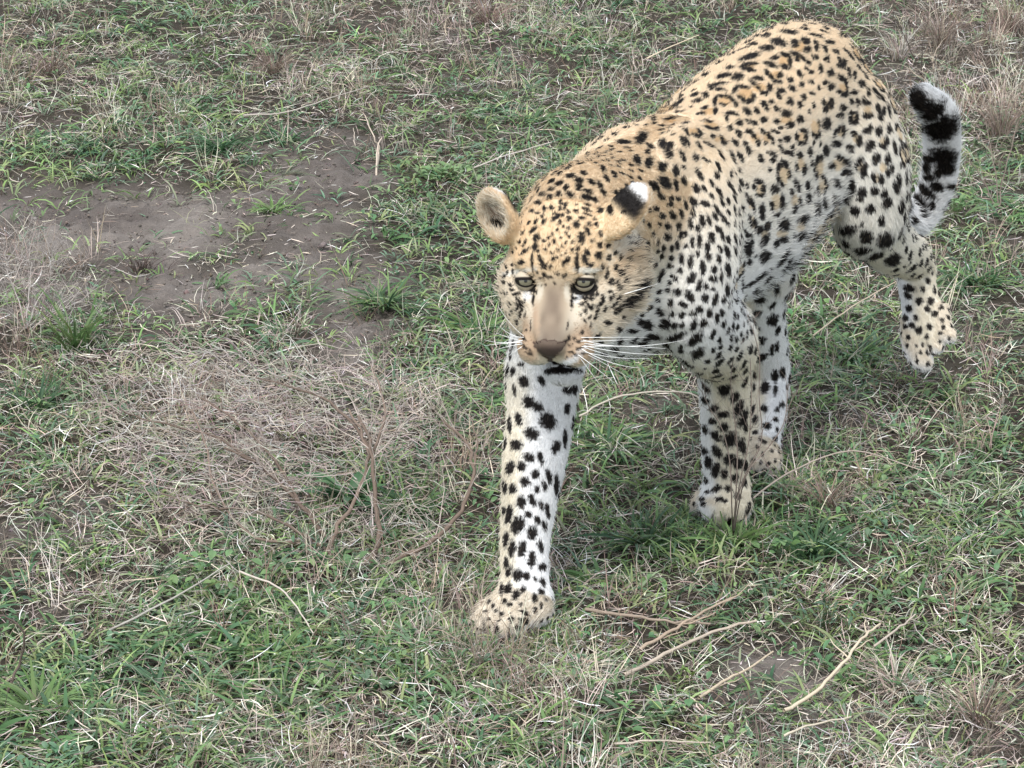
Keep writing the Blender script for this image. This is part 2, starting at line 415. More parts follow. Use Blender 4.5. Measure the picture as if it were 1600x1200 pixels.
hl = np.stack([(V-HO) @ HX, (V-HO) @ HF, (V-HO) @ HU], 1)       # head coordinates
def spread(A, it, lam=.6):
    cnt = np.bincount(_edge.ravel(), minlength=nV).astype(float)[:, None]
    for _ in range(it):
        a = np.stack([np.bincount(_edge[:, 0], A[_edge[:, 1], d], minlength=nV)+np.bincount(_edge[:, 1], A[_edge[:, 0], d], minlength=nV) for d in range(A.shape[1])], 1)
        A = A*(1-lam)+lam*a/cnt
    return A
def sst(a, b, x): t = np.clip((x-a)/(b-a), 0, 1); return t*t*(3-2*t)
R_ = {r: (reg == i) for i, r in enumerate(REG)}
GOLD, CREAM, WHITE = np.array([.71, .565, .39]), np.array([.735, .70, .625]), np.array([.82, .82, .82])
def mixc(a, b, t): return a*(1-t[:, None])+b*t[:, None]
base = np.repeat(CREAM[None], nV, 0)
z = V[:, 2]
b_ax = (V-S0) @ AX
# back and flanks: gold along the spine, cream on the flank, white below
zt = sst(.54, .75, z+.03*N[:, 2]); zb = 1-sst(.38, .60, z)
bt = mixc(mixc(CREAM[None].repeat(nV, 0), GOLD[None].repeat(nV, 0), zt*.9), WHITE[None].repeat(nV, 0), zb*.95)
base[:] = bt
lat = (N @ LT)*side_
m = R_['foreleg'] | R_['hindleg']
leg = mixc(np.repeat(CREAM[None]*np.array([1.0, .97, .90]), nV, 0), WHITE[None].repeat(nV, 0), sst(.25, -.35, lat)*.95)
legw = mixc(leg, WHITE[None].repeat(nV, 0), sst(.22, .40, z)*.35)
base[m] = legw[m]
m = R_['shoulder']
sh = mixc(bt, leg, 1-sst(.30, .42, z)); base[m] = sh[m]
m = R_['thigh']; base[m] = mixc(bt, mixc(CREAM[None].repeat(nV, 0), WHITE[None].repeat(nV, 0), sst(.5, .3, z)*.5), 1-sst(.42, .6, z))[m]
m = R_['paw']; base[m] = mixc(np.repeat(np.array([[.72, .65, .54]]), nV, 0), WHITE[None].repeat(nV, 0), sst(.3, -.3, N[:, 2]))[m]
m = R_['tail']; base[m] = WHITE*1.06
m = R_['neck']; base[m] = mixc(mixc((GOLD[None]*.97).repeat(nV, 0), CREAM[None].repeat(nV, 0), 1-sst(.52, .64, z)), WHITE[None].repeat(nV, 0), 1-sst(.42, .53, z))[m]
# head
hg = mixc(np.repeat(GOLD[None]*np.array([.93, .885, .83]), nV, 0), np.array([[.69, .60, .475]]).repeat(nV, 0), 1-sst(-.03, .035, hl[:, 2]))
hg = mixc(hg, np.array([[.60, .475, .335]]).repeat(nV, 0), (1-sst(.018, .036, np.abs(hl[:, 0])))*sst(-.05, -.03, hl[:, 2])*sst(.03, .012, hl[:, 2])*.8)
hg = mixc(hg, WHITE[None].repeat(nV, 0), sst(.07, .105, np.abs(hl[:, 0]))*sst(-.06, -.10, hl[:, 2])*.5)
hg = mixc(hg, WHITE[None].repeat(nV, 0), sst(-.085, -.115, hl[:, 2]))
for r in ('head', 'muzzle', 'jaw', 'bridge', 'pad', 'nose'): base[R_[r]] = hg[R_[r]]
brown = np.array([.150, .112, .084])
_w = .008*sst(-.01, -.05, hl[:, 2])
wb = (1-sst(.006, .027, np.abs(hl[:, 0]-.004)-_w))*sst(.000, .018, hl[:, 1])*sst(-.085, -.07, hl[:, 2])*sst(.022, -.004, hl[:, 2])
wb = wb*(.75+.35*vnoise(hl[:, 0], hl[:, 2], 120, 41))
hm = R_['head'] | R_['muzzle'] | R_['bridge'] | R_['pad'] | R_['nose'] | R_['jaw']
base[hm] = mixc(base, brown[None].repeat(nV, 0), wb*.9)[hm]
wp = sst(.014, .026, np.abs(hl[:, 0]-.006))*sst(.022, .040, hl[:, 1])*sst(-.036, -.056, hl[:, 2])
base[hm] = mixc(base, np.array([[.36, .245, .155]]).repeat(nV, 0), wp*sst(-.105, -.08, hl[:, 2])*.85)[hm]
base[hm] = mixc(base, WHITE[None].repeat(nV, 0), sst(-.098, -.106, hl[:, 2])*sst(.02, .035, hl[:, 1]))[hm]
for (ec, en, eu), rr_ in ((EARR, .044), (EARL, .047)):
    q = V-ec; un = (q @ eu)/rr_; back = sst(.2, -.2, N @ en)
    m = R_['ear'] & (np.linalg.norm(q, axis=1) < .07)
    cb = mixc(np.repeat(np.array([[.78, .62, .42]]), nV, 0), np.array([[.016, .013, .012]]).repeat(nV, 0), back*sst(-.12, -.02, un)*sst(.68, .58, un))
    cb = mixc(cb, WHITE[None].repeat(nV, 0), back*sst(.58, .68, un))
    cb = mixc(cb, np.array([[.66, .49, .31]]).repeat(nV, 0), (1-back)*.9)
    base[m] = cb[m]
for (ec, en, eu), rr_ in ((EARR, .044), (EARL, .047)):
    q = V-ec; q = q-(q @ en)[:, None]*en; r_e = np.linalg.norm(q, axis=1)/rr_; m = R_['earin'] & (np.linalg.norm(V-ec, axis=1) < .06)
    base[m] = mixc(np.array([[.26, .19, .14]]).repeat(nV, 0), np.array([[.76, .65, .50]]).repeat(nV, 0), sst(.15, .75, r_e))[m]
_dirt = sst(.05, .0, z)*(R_['paw'])*(.3+.5*vnoise(V[:, 0], V[:, 1]+z, 60, 77))
base = mixc(base, np.array([[.36, .30, .24]]).repeat(nV, 0), np.clip(_dirt, 0, .8))
base = spread(base, 2)
jit = np.array([vnoise(V[:, 0]*1.0+V[:, 2]*.7, V[:, 1]+V[:, 2], s_, 30+i) for i, s_ in enumerate((14, 40))])
base = base*(.93+.14*(jit[0]*.6+jit[1]*.4))[:, None]
flow = unit(spread(flow-N*(flow*N).sum(1)[:, None], 10)); flow = unit(flow-N*(flow*N).sum(1)[:, None])

# fur length by region
FL = dict(torso=.0075, neck=.0085, shoulder=.0068, foreleg=.0062, thigh=.0078, hindleg=.0066, paw=.0055, tail=.011, head=.0044, bridge=.0018, pad=.0028, muzzle=.0032, nose=.0006, jaw=.006, ear=.0045, earin=.012)
flen = np.array([FL[r] for r in REG])[reg]
flen = flen+.014*(zb*sst(.15, .3, b_ax))*(R_['torso'])
flen = flen+np.where(hm, .012*sst(.075, .105, np.abs(hl[:, 0]))*sst(.0, -.03, hl[:, 1]), 0)+np.where(R_['jaw'], .006*sst(.03, -.03, hl[:, 1]), 0)
flen = spread(flen[:, None], 3)[:, 0]

# marks seen in the photograph: pixel, half axes in pixels, angle of the long axis
FORELEG = [(829,571,9,5.6,35),(813,569,5,4,0),(818,595,9,7,50),(846,594,8,5,40),(868,603,8,2,5),(888,608,8,7.6,60),(898,608,8,4,95),(804,609,9,2.4,80),(826,627,10,7,50),(840,635,9,6,20),(810,654,10,5,75),(856,657,13,11,60),(796,662,13,3,90),(831,677,11,8,25),(806,695,9,7,15),(869,698,10,5.5,100),(883,684,14,3.2,92),(788,707,15,3,90),(827,714,8.5,6,20),(845,715,10,4,78),(797,730,10,5.5,100),(815,728,7,6,20),(836,740,6.5,6,60),(820,752,8,6.5,50),(858,744,11,4.5,78),(870,758,17,3.5,92),(788,760,11,4,85),(801,764,8,5.5,95),(850,758,8,3.5,80),(840,765,6,4,75),(814,784,9.5,6.5,95),(832,781,10,5,75),(846,789,7,3,80),(855,795,9,3.5,78),(797,795,7,4,90),(787,797,7,3,90),(795,805,13,5,100),(826,803,6,5,80),(839,811,7,4,75),(850,820,8.5,3.5,80),(857,803,7,3,80),(809,820,14,9,120),(832,832,11,7,92),(790,842,12,4,95),(800,857,13,5,100),(816,857,12,5.5,98),(831,873,12,5.5,90),(845,853,9,4,75),(791,879,9,3.5,88),(795,893,9,4,112),(809,898,9,7.5,120),(823,900,6,5,90),(848,885,6.5,5.5,70),(836,904,3.5,2.5,0),(848,909,6.5,4.5,50),(794,920,9,5.5,105),(784,921,8,3,105),(806,929,7.5,5,115),(817,920,6,4,130),(846,924,6,4,40),(836,935,7.5,4,85),(788,938,4,3.5,0),(796,944,4.5,3,160),(814,944,3.5,2,90),(846,946,4.5,2.5,90),(837,953,5.5,3,85),(776,954,3.5,2.5,0),(784,959,4,3.5,0),(759,955,4.5,2,160),(820,971,8,6,40),(820,957,8,3,30),(799,967,5,4,50),(776,972,5,3,70),(776,982,4.5,3,80),(809,981,5,4,0),(764,967,3.5,2,0),
 (1148,620,9,6,115),(1105,595,8,6,20),(1132,608,10,8,140),(1154,638,14,6,115),(1162,653,15,6,115),(1115,638,8,5,160),(1130,647,10,5,170),(1113,658,6,4.5,0),(1131,667,8,6,170),(1101,625,7,4,40),(1101,670,8,4,75),(1118,680,11,5.5,40),(1142,686,13,10,120),(1160,696,13,6,82),(1165,667,9,3.5,90),(1099,703,7,5,70),(1120,705,11,6,55),(1140,718,10,8,150),(1154,724,8,8,0),(1165,728,10,4,90),(1106,722,9,5.5,80),(1118,734,11,6.5,100),(1132,740,8,6,90),(1149,746,7,6,90),(1103,750,6,3.5,75),(1120,763,8,5,160),(1138,763,5,5,0),(1163,753,6,4,90),(1105,768,5,3,0),(1152,775,6,4.5,20),(1096,779,5,3,0),(1099,787,4,3.5,0),(1124,779,6,3.5,0),(1132,782,5,3,0)]
FACE = [(848,303,6,3,165),(860,307,4,4,0),(873,303,4.4,4,0),(884,293,5,4,110),(891,304,6,4.5,20),(841,317,4.5,4,0),(850,326,4.4,3.4,70),(861,325,4,3.4,0),(831,330,4,2.8,0),(840,333,3.5,2.5,0),(848,337,4,2.5,120),(917,308,10,4,5),(916,327,7,2.8,25),(918,320,6,2.3,20),(900,330,5,3,30),(888,331,3.5,3,0),(918,335,7,1.8,20),(909,341,5,3,10),(900,351,5.5,5,0),(889,342,5,3.5,140),(920,350,4,3,40),(932,351,3.8,3.2,60),(929,343,3.6,2,10),(868,340,8,3,145),(837,347,5,2,125),(826,348,4,1.8,125),(849,347,5,3,115),(833,360,8,2.6,135),(838,372,6,5,110),(836,386,5.5,4.5,115),(816,365,4.5,2.5,125),(820,380,6,2,120),(812,379,4,1.8,110),(799,384,3.6,2.6,150),(819,394,9,2.6,145),(806,399,6,3,140),(908,373,9,5,85),(917,361,7,3.5,60),(938,366,5.5,3,65),(926,376,3.4,2.6,0),(938,384,4,4,0),(949,384,3.8,4,0),(918,396,6,3.5,40),(935,400,6.5,5,60),(951,403,4,4.2,0),(902,389,4,3,90),(894,379,3,2.6,0),(893,391,3,2.6,0),(914,406,8,4,70),(923,414,6,3,150),(961,396,4.5,2.4,90),(969,403,5.5,2,90),(961,417,5,3.2,90),(969,426,4,4,0),(941,418,5.5,2.6,90),(948,429,8,2.5,95),(978,418,3,3,0),(814,410,5,4,0),(831,410,15,2.0,86),(901,410,15,2.8,88),(844,406,7,3.5,60),(887,406,6,3,115),(881,412,4,3,100),(848,415,5,2.5,120),(854,417,5,2.2,120),(860,418,4,2.2,110),(864,405,4,3,120),(841,393,2.6,2.4,0),(850,377,3,2.4,0),
 (852,390,3,2,40),(858,383,3,2,120),(866,378,3,1.8,90),(872,392,3,2,30),(878,386,2.6,2,0),(884,380,3,2,120),(889,370,3,2.2,0),(862,396,3,1.8,20),(871,403,3,1.8,60),(877,399,2.6,1.8,0),(884,395,3,1.6,130),(856,372,3,2,60),(863,366,3,2,100),(884,364,3.4,2.2,100),(888,357,3.4,2.4,60),(880,354,3,2.2,0),(874,348,4,2.6,100),(870,360,2.6,2,0),(876,372,2.6,2,0),(876,316,4,3,60),(874,325,4,2.4,110),(881,326,3,2.4,0),(866,334,3,2,0),(878,337,3.4,2.4,0),(884,320,4,2.4,140),
 (840,426,3,2,60),(850,431,3.5,2.4,100),(859,434,4,2.4,20),(871,429,4,2.4,30),(882,430,5,2.2,140),(846,446,1.8,1.2,0),(853,444,1.8,1.2,0),(866,443,1.8,1.2,0),(844,435,2,1.4,0),(955,441,5,5,0),(965,442,5,2.5,100),(968,450,4,2.5,130),(977,436,4.5,2.6,120),(953,456,4,3,120),(955,465,6,3,120),(942,468,5,2.5,110),(938,475,7,2.5,145),(945,484,5,2.5,120),(933,486,5,2.5,110),(930,496,5,2.2,110),(921,496,4,2,110),(959,477,6,2.5,140),(966,466,5,2.5,130),(925,481,5,3,130),(914,486,4,3,0),(919,478,3.6,3,0),(908,476,4,2.5,40),(913,501,3,2.2,0),(908,492,3,2.2,0),(924,468,4,2.4,150),(932,460,4,2.4,120),(940,463,5,2,110),(914,471,3,2,150),(924,461,3.5,2,150),(932,450,3,2,100),(923,509,3.4,1.8,110),
 (798,446,3.4,2,30),(800,453,4,2,10),(806,460,6,2.6,160),(809,467,4,2.4,0),(810,475,5,3,100),(817,474,6,2.2,120),(809,482,6,2,110),(815,485,7,2,112),(790,407,5,2.5,100),(797,404,4,2.4,110),(788,432,3.4,2,110),(793,426,3,2,100),(787,442,3.4,2.4,100),(791,418,3,2,90),(784,418,3.4,2,90),(820,492,5,1.8,110),(812,495,5,1.8,110),(808,505,5,1.8,100),
 (909,519,3,3,0),(917,529,5,1.7,160),(903,534,5,1.9,158),(892,538,4,1.5,155),(916,540,5,1.8,162),(904,545,5,2,162),(891,550,5,1.6,160),(911,552,5,1.6,164),(897,556,5,1.5,165),(884,559,4,1.2,165),(897,528,3,1.8,120),(817,528,6,2,45),(821,543,9,1.9,38),(828,553,8,1.6,28),(816,537,4,1.6,45),(822,516,2,1.5,0),(829,508,9,.9,92),(887,508,8,1.1,100),(886,532,8,2.4,128),
 (943,300,6,3,60),(930,312,5,3,20),(919,298,7,3.2,20),(906,290,6,3.2,10),(904,281,7,4,10),(892,274,7,3.4,170),(874,286,6,3,160),(862,295,5,2.6,160),(862,283,6,2.4,150),(905,296,5,2.8,10),(912,270,6,3,30),(925,284,7,3.4,45),(938,288,6,3,60),(948,278,6,3,60),(960,272,6,3.4,60),(944,264,6,3,60)]
BODY = [(1020,292,9,4,60),(1004,216,12,7,130),(1040,212,12,6,25),(1014,254,9,6,110),(996,250,9,5,70),(1016,228,6,4,30),(1023,217,7,5,70),(1012,237,5,4,90),(1035,225,9,6,70),(1044,240,8,6,60),(1036,261,8,7,90),(1038,285,12,7,45),(1056,268,9,5,70),(975,222,12,4,5),(955,229,8,3,175),(945,236,7,3.4,170),
 (990,462,26,6,130),(1003,446,10,5,160),(966,484,9,4,140),(1028,487,5,5,0),(1001,504,7,5,20),(1011,510,8,7,20),(1039,507,9,7,140),(984,500,7,4,170),(988,517,9,3.4,175),(950,505,7,4,0),(968,515,5,4,0),(1017,527,14,5,165),(1055,527,15,5,155),(1087,530,14,6,140),(1003,538,8,4,10),(1033,548,9,6,170),(1064,546,4,7,0),(1090,552,11,6,150),
 (938,329,5.5,5,60),(952,328,8,5,85),(974,332,4,3,0)]
THIGH = [(1321,361,12,7,10),(1354,370,10,10,120),(1385,375,13,10,135),(1410,370,14,6,100),(1348,392,13,5,170),(1370,400,12,6,160),(1395,407,13,9,150),(1420,396,14,6,115),(1380,421,8,3,10),(1402,430,12,4,165),(1425,420,11,4,140),(1440,372,10,3.6,95),(1420,450,9,5,10),(1444,418,6,5,90),(1418,462,7,4,50),(1450,438,5,4,60),(1436,470,6,5,120),(1454,470,6,5,130),(1420,482,6,5,60),(1449,482,5,4,60),(1460,490,5,5,60),(1414,496,5,4,50),(1431,496,5,4,60),(1425,508,6,4,60),(1414,510,4,4,0),(1436,516,6,5,0),(1452,510,5,4,50),(1419,527,4,4,0),(1448,526,4,4,0),(1417,540,4,3,70),(1442,538,3,3,0),(1474,511,3,4,0),(1468,520,3,3,0),(1438,550,3,3,0),(1432,565,3,3,0),(1483,528,3,3,0),
 (1185,360,8,7,0),(1168,389,7,12,0)]
TAILM = [(1434,158,20,12,60),(1457,177,19,11,155),(1448,168,13,11,0),(1470,203,25,19,170),(1474,188,8,9,0),(1474,246,16,19,110),(1478,262,15,13,0),(1452,248,7,13,100),(1463,292,10,9,0),(1447,300,16,7,55),(1434,284,10,5,150),(1436,314,12,8,60),(1452,277,9,6,0),(1440,333,8,7,50),(1455,322,7,6,120),(1466,270,8,7,90),(1427,343,7,5,60),(1449,262,9,7,90),(1484,292,5,8,90)]
INHIND = [(1187,467,9,9,0),(1200,450,8,6,60),(1214,453,9,4,90),(1182,503,14,8,140),(1208,500,10,9,120),(1185,536,7,5,0),(1206,547,9,4,95),(1214,541,8,4,90),(1188,559,13,6,160),(1211,586,10,6,95),(1223,582,10,5,90),(1195,605,10,8,120),(1212,610,9,3.6,95),(1194,638,7,6,60),(1214,640,5,4,120),(1222,632,5,5,0),(1180,655,7,5,100),(1198,665,8,6,0),(1180,675,5,4,0),(1192,688,7,3,30),(1212,655,5,4,0),(1211,686,4,4,0)]
def crop_marks(ox, oy, t): return [(ox+q[0]/5, oy+q[1]/5, q[2]/5, q[3]/5, q[4] if len(q) > 4 else 0) for q in t]
FLANK = crop_marks(1040, 20, [(870,115,70,14,175),(800,150,60,13,170),(960,150,70,22,5),(1080,125,40,10,5),(735,205,65,16,165),(640,205,30,12,160),(680,260,48,24,165),(880,232,65,32,15),(790,278,58,28,0),(560,268,35,18,150),(555,320,45,16,175),(650,345,85,26,160),(480,330,40,14,160),(1005,240,35,32,20),(1090,220,40,25,15),(1100,290,35,25,160),
 (1180,180,60,12,15),(1280,230,40,14,10),(1330,305,30,18,30),(1175,260,45,16,80),(1245,285,35,16,60),(650,405,70,14,172),(640,445,60,14,10),(595,425,20,14,90),(560,505,50,30,165),(450,495,60,20,165),(500,430,40,15,170),(415,425,35,14,165),(405,560,75,13,170),(400,598,70,13,5),(345,580,22,14,100),(815,405,60,16,20),(790,470,35,14,50),(835,520,45,14,50),(885,545,25,14,20),(890,490,28,24,30),
 (845,355,38,18,170),(930,330,45,16,20),(970,385,42,18,85),(930,425,40,22,20),(1010,325,50,16,30),(1025,370,28,11,30),(1065,355,40,12,50),(1110,390,30,14,45),(1170,355,30,18,10),(1255,362,26,24,20),(1100,440,25,10,30),(1130,465,26,12,20),(1210,440,40,18,90),(1045,480,40,18,60),(720,515,50,15,5),(680,550,35,16,40),(720,590,30,12,45),(770,630,35,16,10),(810,585,30,24,80),
 (540,605,36,18,120),(600,580,55,12,8),(595,675,45,16,35),(650,695,50,18,170),(685,655,24,20,90),(310,645,32,22,20),(225,640,35,18,160),(245,690,40,14,170),(160,740,60,28,5),(110,690,40,14,160),(385,690,40,14,100),(455,655,60,13,5),(525,690,50,15,40),(445,720,30,14,20),(550,725,18,14,0),(975,530,25,22,0),(1060,565,24,18,0),(905,610,35,16,15),(985,595,32,20,20),(1135,545,25,16,20),(1140,630,26,12,20),
 (300,745,35,12,160),(280,780,30,13,80),(340,805,45,14,175),(385,770,30,16,100),(200,815,45,12,10),(200,845,38,18,0),(320,850,45,13,5),(400,870,30,14,80),(330,895,50,13,20),(395,907,24,14,0),(505,785,55,12,5),(475,820,35,14,80),(555,797,20,12,20),(570,860,28,24,0),(635,775,40,24,45),(710,770,28,20,50),(770,725,45,22,60),(825,700,20,18,0),(865,755,26,20,60),(765,840,28,24,0),(860,848,28,20,10),(940,795,45,28,20),(970,880,38,22,0),(1050,840,38,24,90),
 (880,650,35,18,60),(970,700,32,28,60),(1045,720,30,18,80),(1075,660,26,22,30),(690,865,35,14,30),(640,850,28,10,45),(500,905,28,22,20),(570,945,38,20,60),(835,920,22,10,0),(870,935,26,12,20),(895,900,20,14,0),(170,895,45,10,5),(160,930,40,12,45),(240,960,45,14,10),(265,930,35,14,50),(225,905,40,9,20),(50,825,65,12,170),(90,860,40,10,5),(40,905,40,14,40),(15,945,25,20,0),(30,1035,38,30,0),(135,1010,50,14,60),(168,1010,45,12,65),
 (370,970,20,16,0),(435,980,30,12,60),(455,1020,28,18,20),(340,1030,50,12,25),(260,1040,40,12,50),(540,1015,35,18,40),(640,930,25,18,0),(682,960,40,14,60),(720,1020,30,18,80),(760,930,35,14,40),(800,960,30,14,60),(830,1000,30,14,80),(780,1020,16,13,0),(620,1030,30,16,60),(645,1080,40,18,80),(945,990,30,24,20),(890,995,20,12,0),(1080,930,40,14,20),(1020,970,35,14,90),(1095,975,35,14,90),(1060,1020,40,16,0),(900,1060,35,14,60),(960,1095,40,18,20),(990,1060,24,18,80),(1045,1115,25,24,0),
 (30,1110,30,20,20),(130,1120,50,18,60),(235,1135,28,26,40),(430,1110,50,18,60),(320,1150,35,10,30),(525,1130,50,14,70),(583,1130,45,18,60),(740,1140,40,20,70),(830,1110,40,18,30),(835,1160,22,20,0),(1360,380,45,12,75),(1395,390,35,16,80),(1420,310,45,10,40),(1540,360,40,12,50),(1450,350,35,10,45)])
FLANK += crop_marks(1240, 100, [(285,70,30,28,60),(370,20,40,18,20),(430,70,45,16,80),(475,90,35,14,85),(530,155,30,26,20),(560,90,40,10,55),(510,30,35,10,50),(620,80,50,14,50),(370,110,35,22,30),(403,140,35,14,80),(250,150,25,16,0),(290,180,30,26,80),(350,215,22,16,0),(390,238,40,20,0),(412,200,26,12,90),(470,225,30,20,0),(450,290,26,18,80),(500,300,32,18,85),(580,215,35,14,80),(570,302,40,16,0),(545,270,24,14,90),(640,220,50,16,60),(690,260,35,12,60),
 (290,310,48,22,90),(250,352,40,22,100),(230,300,25,14,90),(380,345,36,24,10),(360,410,40,24,0),(455,385,40,13,170),(440,430,34,15,90),(490,425,34,18,90),(460,462,40,16,0),(580,400,42,26,0),(660,350,45,18,75),(700,370,40,15,100),(675,415,30,15,60),(740,350,60,12,80),(255,470,48,36,95),(345,515,42,18,140),(385,530,45,20,90),(315,552,25,14,100),(465,545,28,24,20),(510,600,45,26,100),(570,520,40,26,170),(600,488,26,14,80),(668,520,40,26,95),(745,500,40,16,90),(330,630,50,26,5),(430,665,36,30,60),(250,680,44,28,90),
 (595,635,50,34,110),(725,600,40,20,90),(692,638,38,22,30),(790,650,60,14,80),(645,735,50,32,105),(375,755,60,26,35),(290,800,36,28,90),(395,850,38,30,0),(510,760,50,22,115),(482,795,28,16,90),(545,830,60,30,100),(730,745,50,22,100),(765,820,36,18,90),(733,847,38,15,80),(625,890,40,20,80),(682,900,45,22,80),(445,965,70,34,100),(630,990,36,32,90),(535,1000,40,36,95),(520,1052,30,22,0),(820,900,50,20,80),(800,962,50,26,80),(885,970,60,20,90),(710,1010,40,26,100),(730,1080,50,34,130),(840,1110,60,30,100),(905,1140,55,20,90),(480,1145,44,36,20),(600,1130,40,36,110),(385,1060,34,22,30),(325,940,45,24,60),(300,1060,40,22,80),
 (125,690,38,20,85),(45,715,26,26,0),(80,830,45,20,95),(20,800,35,14,90),(140,780,24,14,90),(100,960,35,18,90),(115,1050,40,20,90),(50,440,35,20,90)])
FLANK += crop_marks(1000, 280, [(130,60,55,18,60),(200,30,60,26,40),(285,40,45,18,80),(345,20,40,20,70),(440,70,45,26,60),(170,145,35,22,40),(245,160,25,16,90),(235,205,30,18,170),(300,150,26,16,90),(355,195,50,11,75),(415,175,45,26,50),(510,190,40,24,30),(600,235,50,14,60),(620,100,50,16,60),(125,230,26,22,0),(175,285,28,24,0),(258,290,38,22,60),(325,270,38,18,75),(410,255,40,18,80),(485,320,55,24,75),(540,320,50,15,75),(590,290,40,15,60),(215,365,26,26,30),(305,370,26,24,90),(395,345,45,18,80),(155,360,16,12,0),(70,360,30,11,60),(105,430,20,8,60),
 (215,448,34,28,140),(320,430,28,20,90),(358,430,24,18,90),(455,385,38,16,80),(410,490,48,14,90),(465,480,60,19,90),(560,450,45,27,80),(610,390,35,15,70),(642,430,50,13,80),(60,525,50,20,90),(140,495,25,10,90),(185,540,30,14,95),(250,540,28,16,100),(290,510,36,18,75),(358,520,20,20,0),(690,470,30,20,80),(530,530,45,22,90),(535,600,35,24,80),(450,580,32,13,90),(625,540,35,12,60),(685,570,55,20,75),(750,480,50,12,75),(60,645,40,20,100),(140,570,18,12,0),(170,610,28,14,115),(245,620,24,20,0),(235,680,28,20,0),(325,620,45,16,90),(395,640,60,22,95),(490,690,60,22,85),(620,620,40,16,75),(745,560,40,13,80),(795,620,30,13,90),(690,710,55,22,85),
 (120,675,30,14,120),(315,715,24,20,90),(170,740,40,16,115),(150,785,30,14,90),(265,765,38,20,40),(225,815,18,16,0),(400,770,50,28,120),(580,700,30,25,90),(575,775,34,25,0),(465,830,48,24,105),(520,840,30,16,80),(570,855,22,18,0),(635,750,60,10,90),(685,860,50,22,90),(145,880,22,18,0),(210,870,24,18,60),(295,880,30,28,0),(390,915,50,28,65),(510,925,34,28,120),(590,935,60,20,105),(655,935,32,18,95),(735,990,45,20,85),(70,1010,28,18,150),(130,950,20,16,0),(240,960,34,22,100),(335,975,38,24,30),(465,1015,30,24,20),(15,1050,20,16,0),(160,1055,26,20,160),(250,1050,22,22,0),(325,1060,28,24,0),(410,1045,24,20,0),(545,1045,36,20,90),(600,1080,40,18,90),(640,1040,30,20,90),(700,1050,50,16,95),
 (50,1125,34,24,160),(180,1130,40,30,130),(265,1145,30,20,160),(325,1140,24,20,0),(420,1140,50,24,110),(495,1120,40,26,110),(655,1130,30,20,110),(790,30,40,14,60),(775,70,30,13,80),(890,60,35,16,80),(925,25,40,14,20),(960,80,45,20,90),(930,130,35,17,10),(1050,85,38,32,10),(1025,215,45,17,80),(1105,190,65,22,95),(1060,280,34,16,0),(1220,50,50,22,70),(1180,105,36,18,90),(1305,60,36,20,90),(1240,180,35,18,90),(1202,235,35,22,120),(1310,150,45,22,100),(840,160,50,12,70),(880,210,60,14,75),(950,240,50,23,90),(950,300,30,22,90),(860,340,50,14,80),(895,360,45,14,85),(1115,360,50,44,120),(1260,320,50,32,140),(990,370,36,26,110),(935,395,35,18,90),(970,480,60,28,125),(1060,500,40,24,100),(1110,475,40,24,170),(1235,450,50,26,140),
 (870,490,26,14,90),(830,430,40,13,60),(850,650,36,20,110),(970,610,55,42,110),(1100,630,75,25,125),(1200,600,50,13,115),(930,770,70,17,140),(860,820,50,18,150),(1040,790,60,17,130),(1358,240,60,8,92),(1385,240,60,7,92),(1430,200,50,10,90),(1500,170,45,22,95),(1310,470,50,12,100),(790,700,50,9,90),(765,760,50,9,92),(800,830,50,10,90)])
TANS = crop_marks(1040, 20, [(620,640,60,50),(460,690,60,32),(330,775,50,30),(350,878,55,28),(845,490,50,35),(925,380,45,45),(730,590,55,38),(215,930,60,26),(1058,975,36,45),(1040,265,50,40),(640,425,50,18),(50,845,50,18),(1030,345,40,25),(940,840,50,30),(420,990,50,24),(700,980,40,40),(790,975,35,40)])+crop_marks(1240, 100, [(265,330,30,40),(365,540,30,30),(465,428,28,32),(485,580,30,30),(340,785,55,45),(700,605,32,34),(50,790,34,50),(650,890,34,34),(575,355,30,30),(380,190,30,40),(700,800,26,40),(520,800,30,40)])+crop_marks(1000, 280, [(1065,180,44,60),(925,80,36,44),(1100,430,44,28),(1240,385,38,30),(965,430,34,30),(1200,170,30,50),(880,350,22,44),(865,190,20,44)])
FLANK += crop_marks(1000, 280, [(690,170,30,14,80),(740,150,35,14,70),(700,40,40,14,60),(745,270,50,12,75),(690,255,30,12,60),(800,300,40,13,80),(800,225,30,12,70),(650,300,40,14,60),(680,340,30,12,40),(730,90,30,12,60),(640,180,40,12,65),(560,130,30,12,50),(860,440,20,10,80),(760,340,34,12,70),(770,420,44,12,75),(835,60,24,12,70),(560,30,36,14,60),(500,70,30,14,60)])
PALE = [(810,425,20,4,172,CREAM*1.06),(922,424,22,4,176,CREAM*1.06),(905,463,11,6,140,WHITE*.93),(824,463,6,7,100,WHITE*.9),(843,455,15,5,98,np.array([.66,.585,.47])),(886,457,15,4,82,np.array([.64,.57,.46])),(872,596,34,10,176,WHITE),(855,572,16,4,175,WHITE*.95),(886,568,18,5,165,WHITE*.9),
(1000,350,34,12,150,WHITE*.9),(985,372,26,14,140,np.array([.74,.68,.58])),
 (1240,400,40,40,0,WHITE),(836,500,24,5,92,np.array([.50,.36,.25]))]
CREASE_SHADE = np.array([.07, .055, .045])  # shade in the gaps between the toes, painted dark onto the coat
PALE += [(757,980,13,2.2,80,CREASE_SHADE),(776,985,13,2.2,85,CREASE_SHADE),(797,988,12,2.0,95,CREASE_SHADE),(1094,806,9,1.5,100,CREASE_SHADE),(1112,812,8,1.5,90,CREASE_SHADE),(1133,813,8,1.5,85,CREASE_SHADE),(1453,545,10,1.6,70,CREASE_SHADE),(1433,560,8,1.4,80,CREASE_SHADE)]
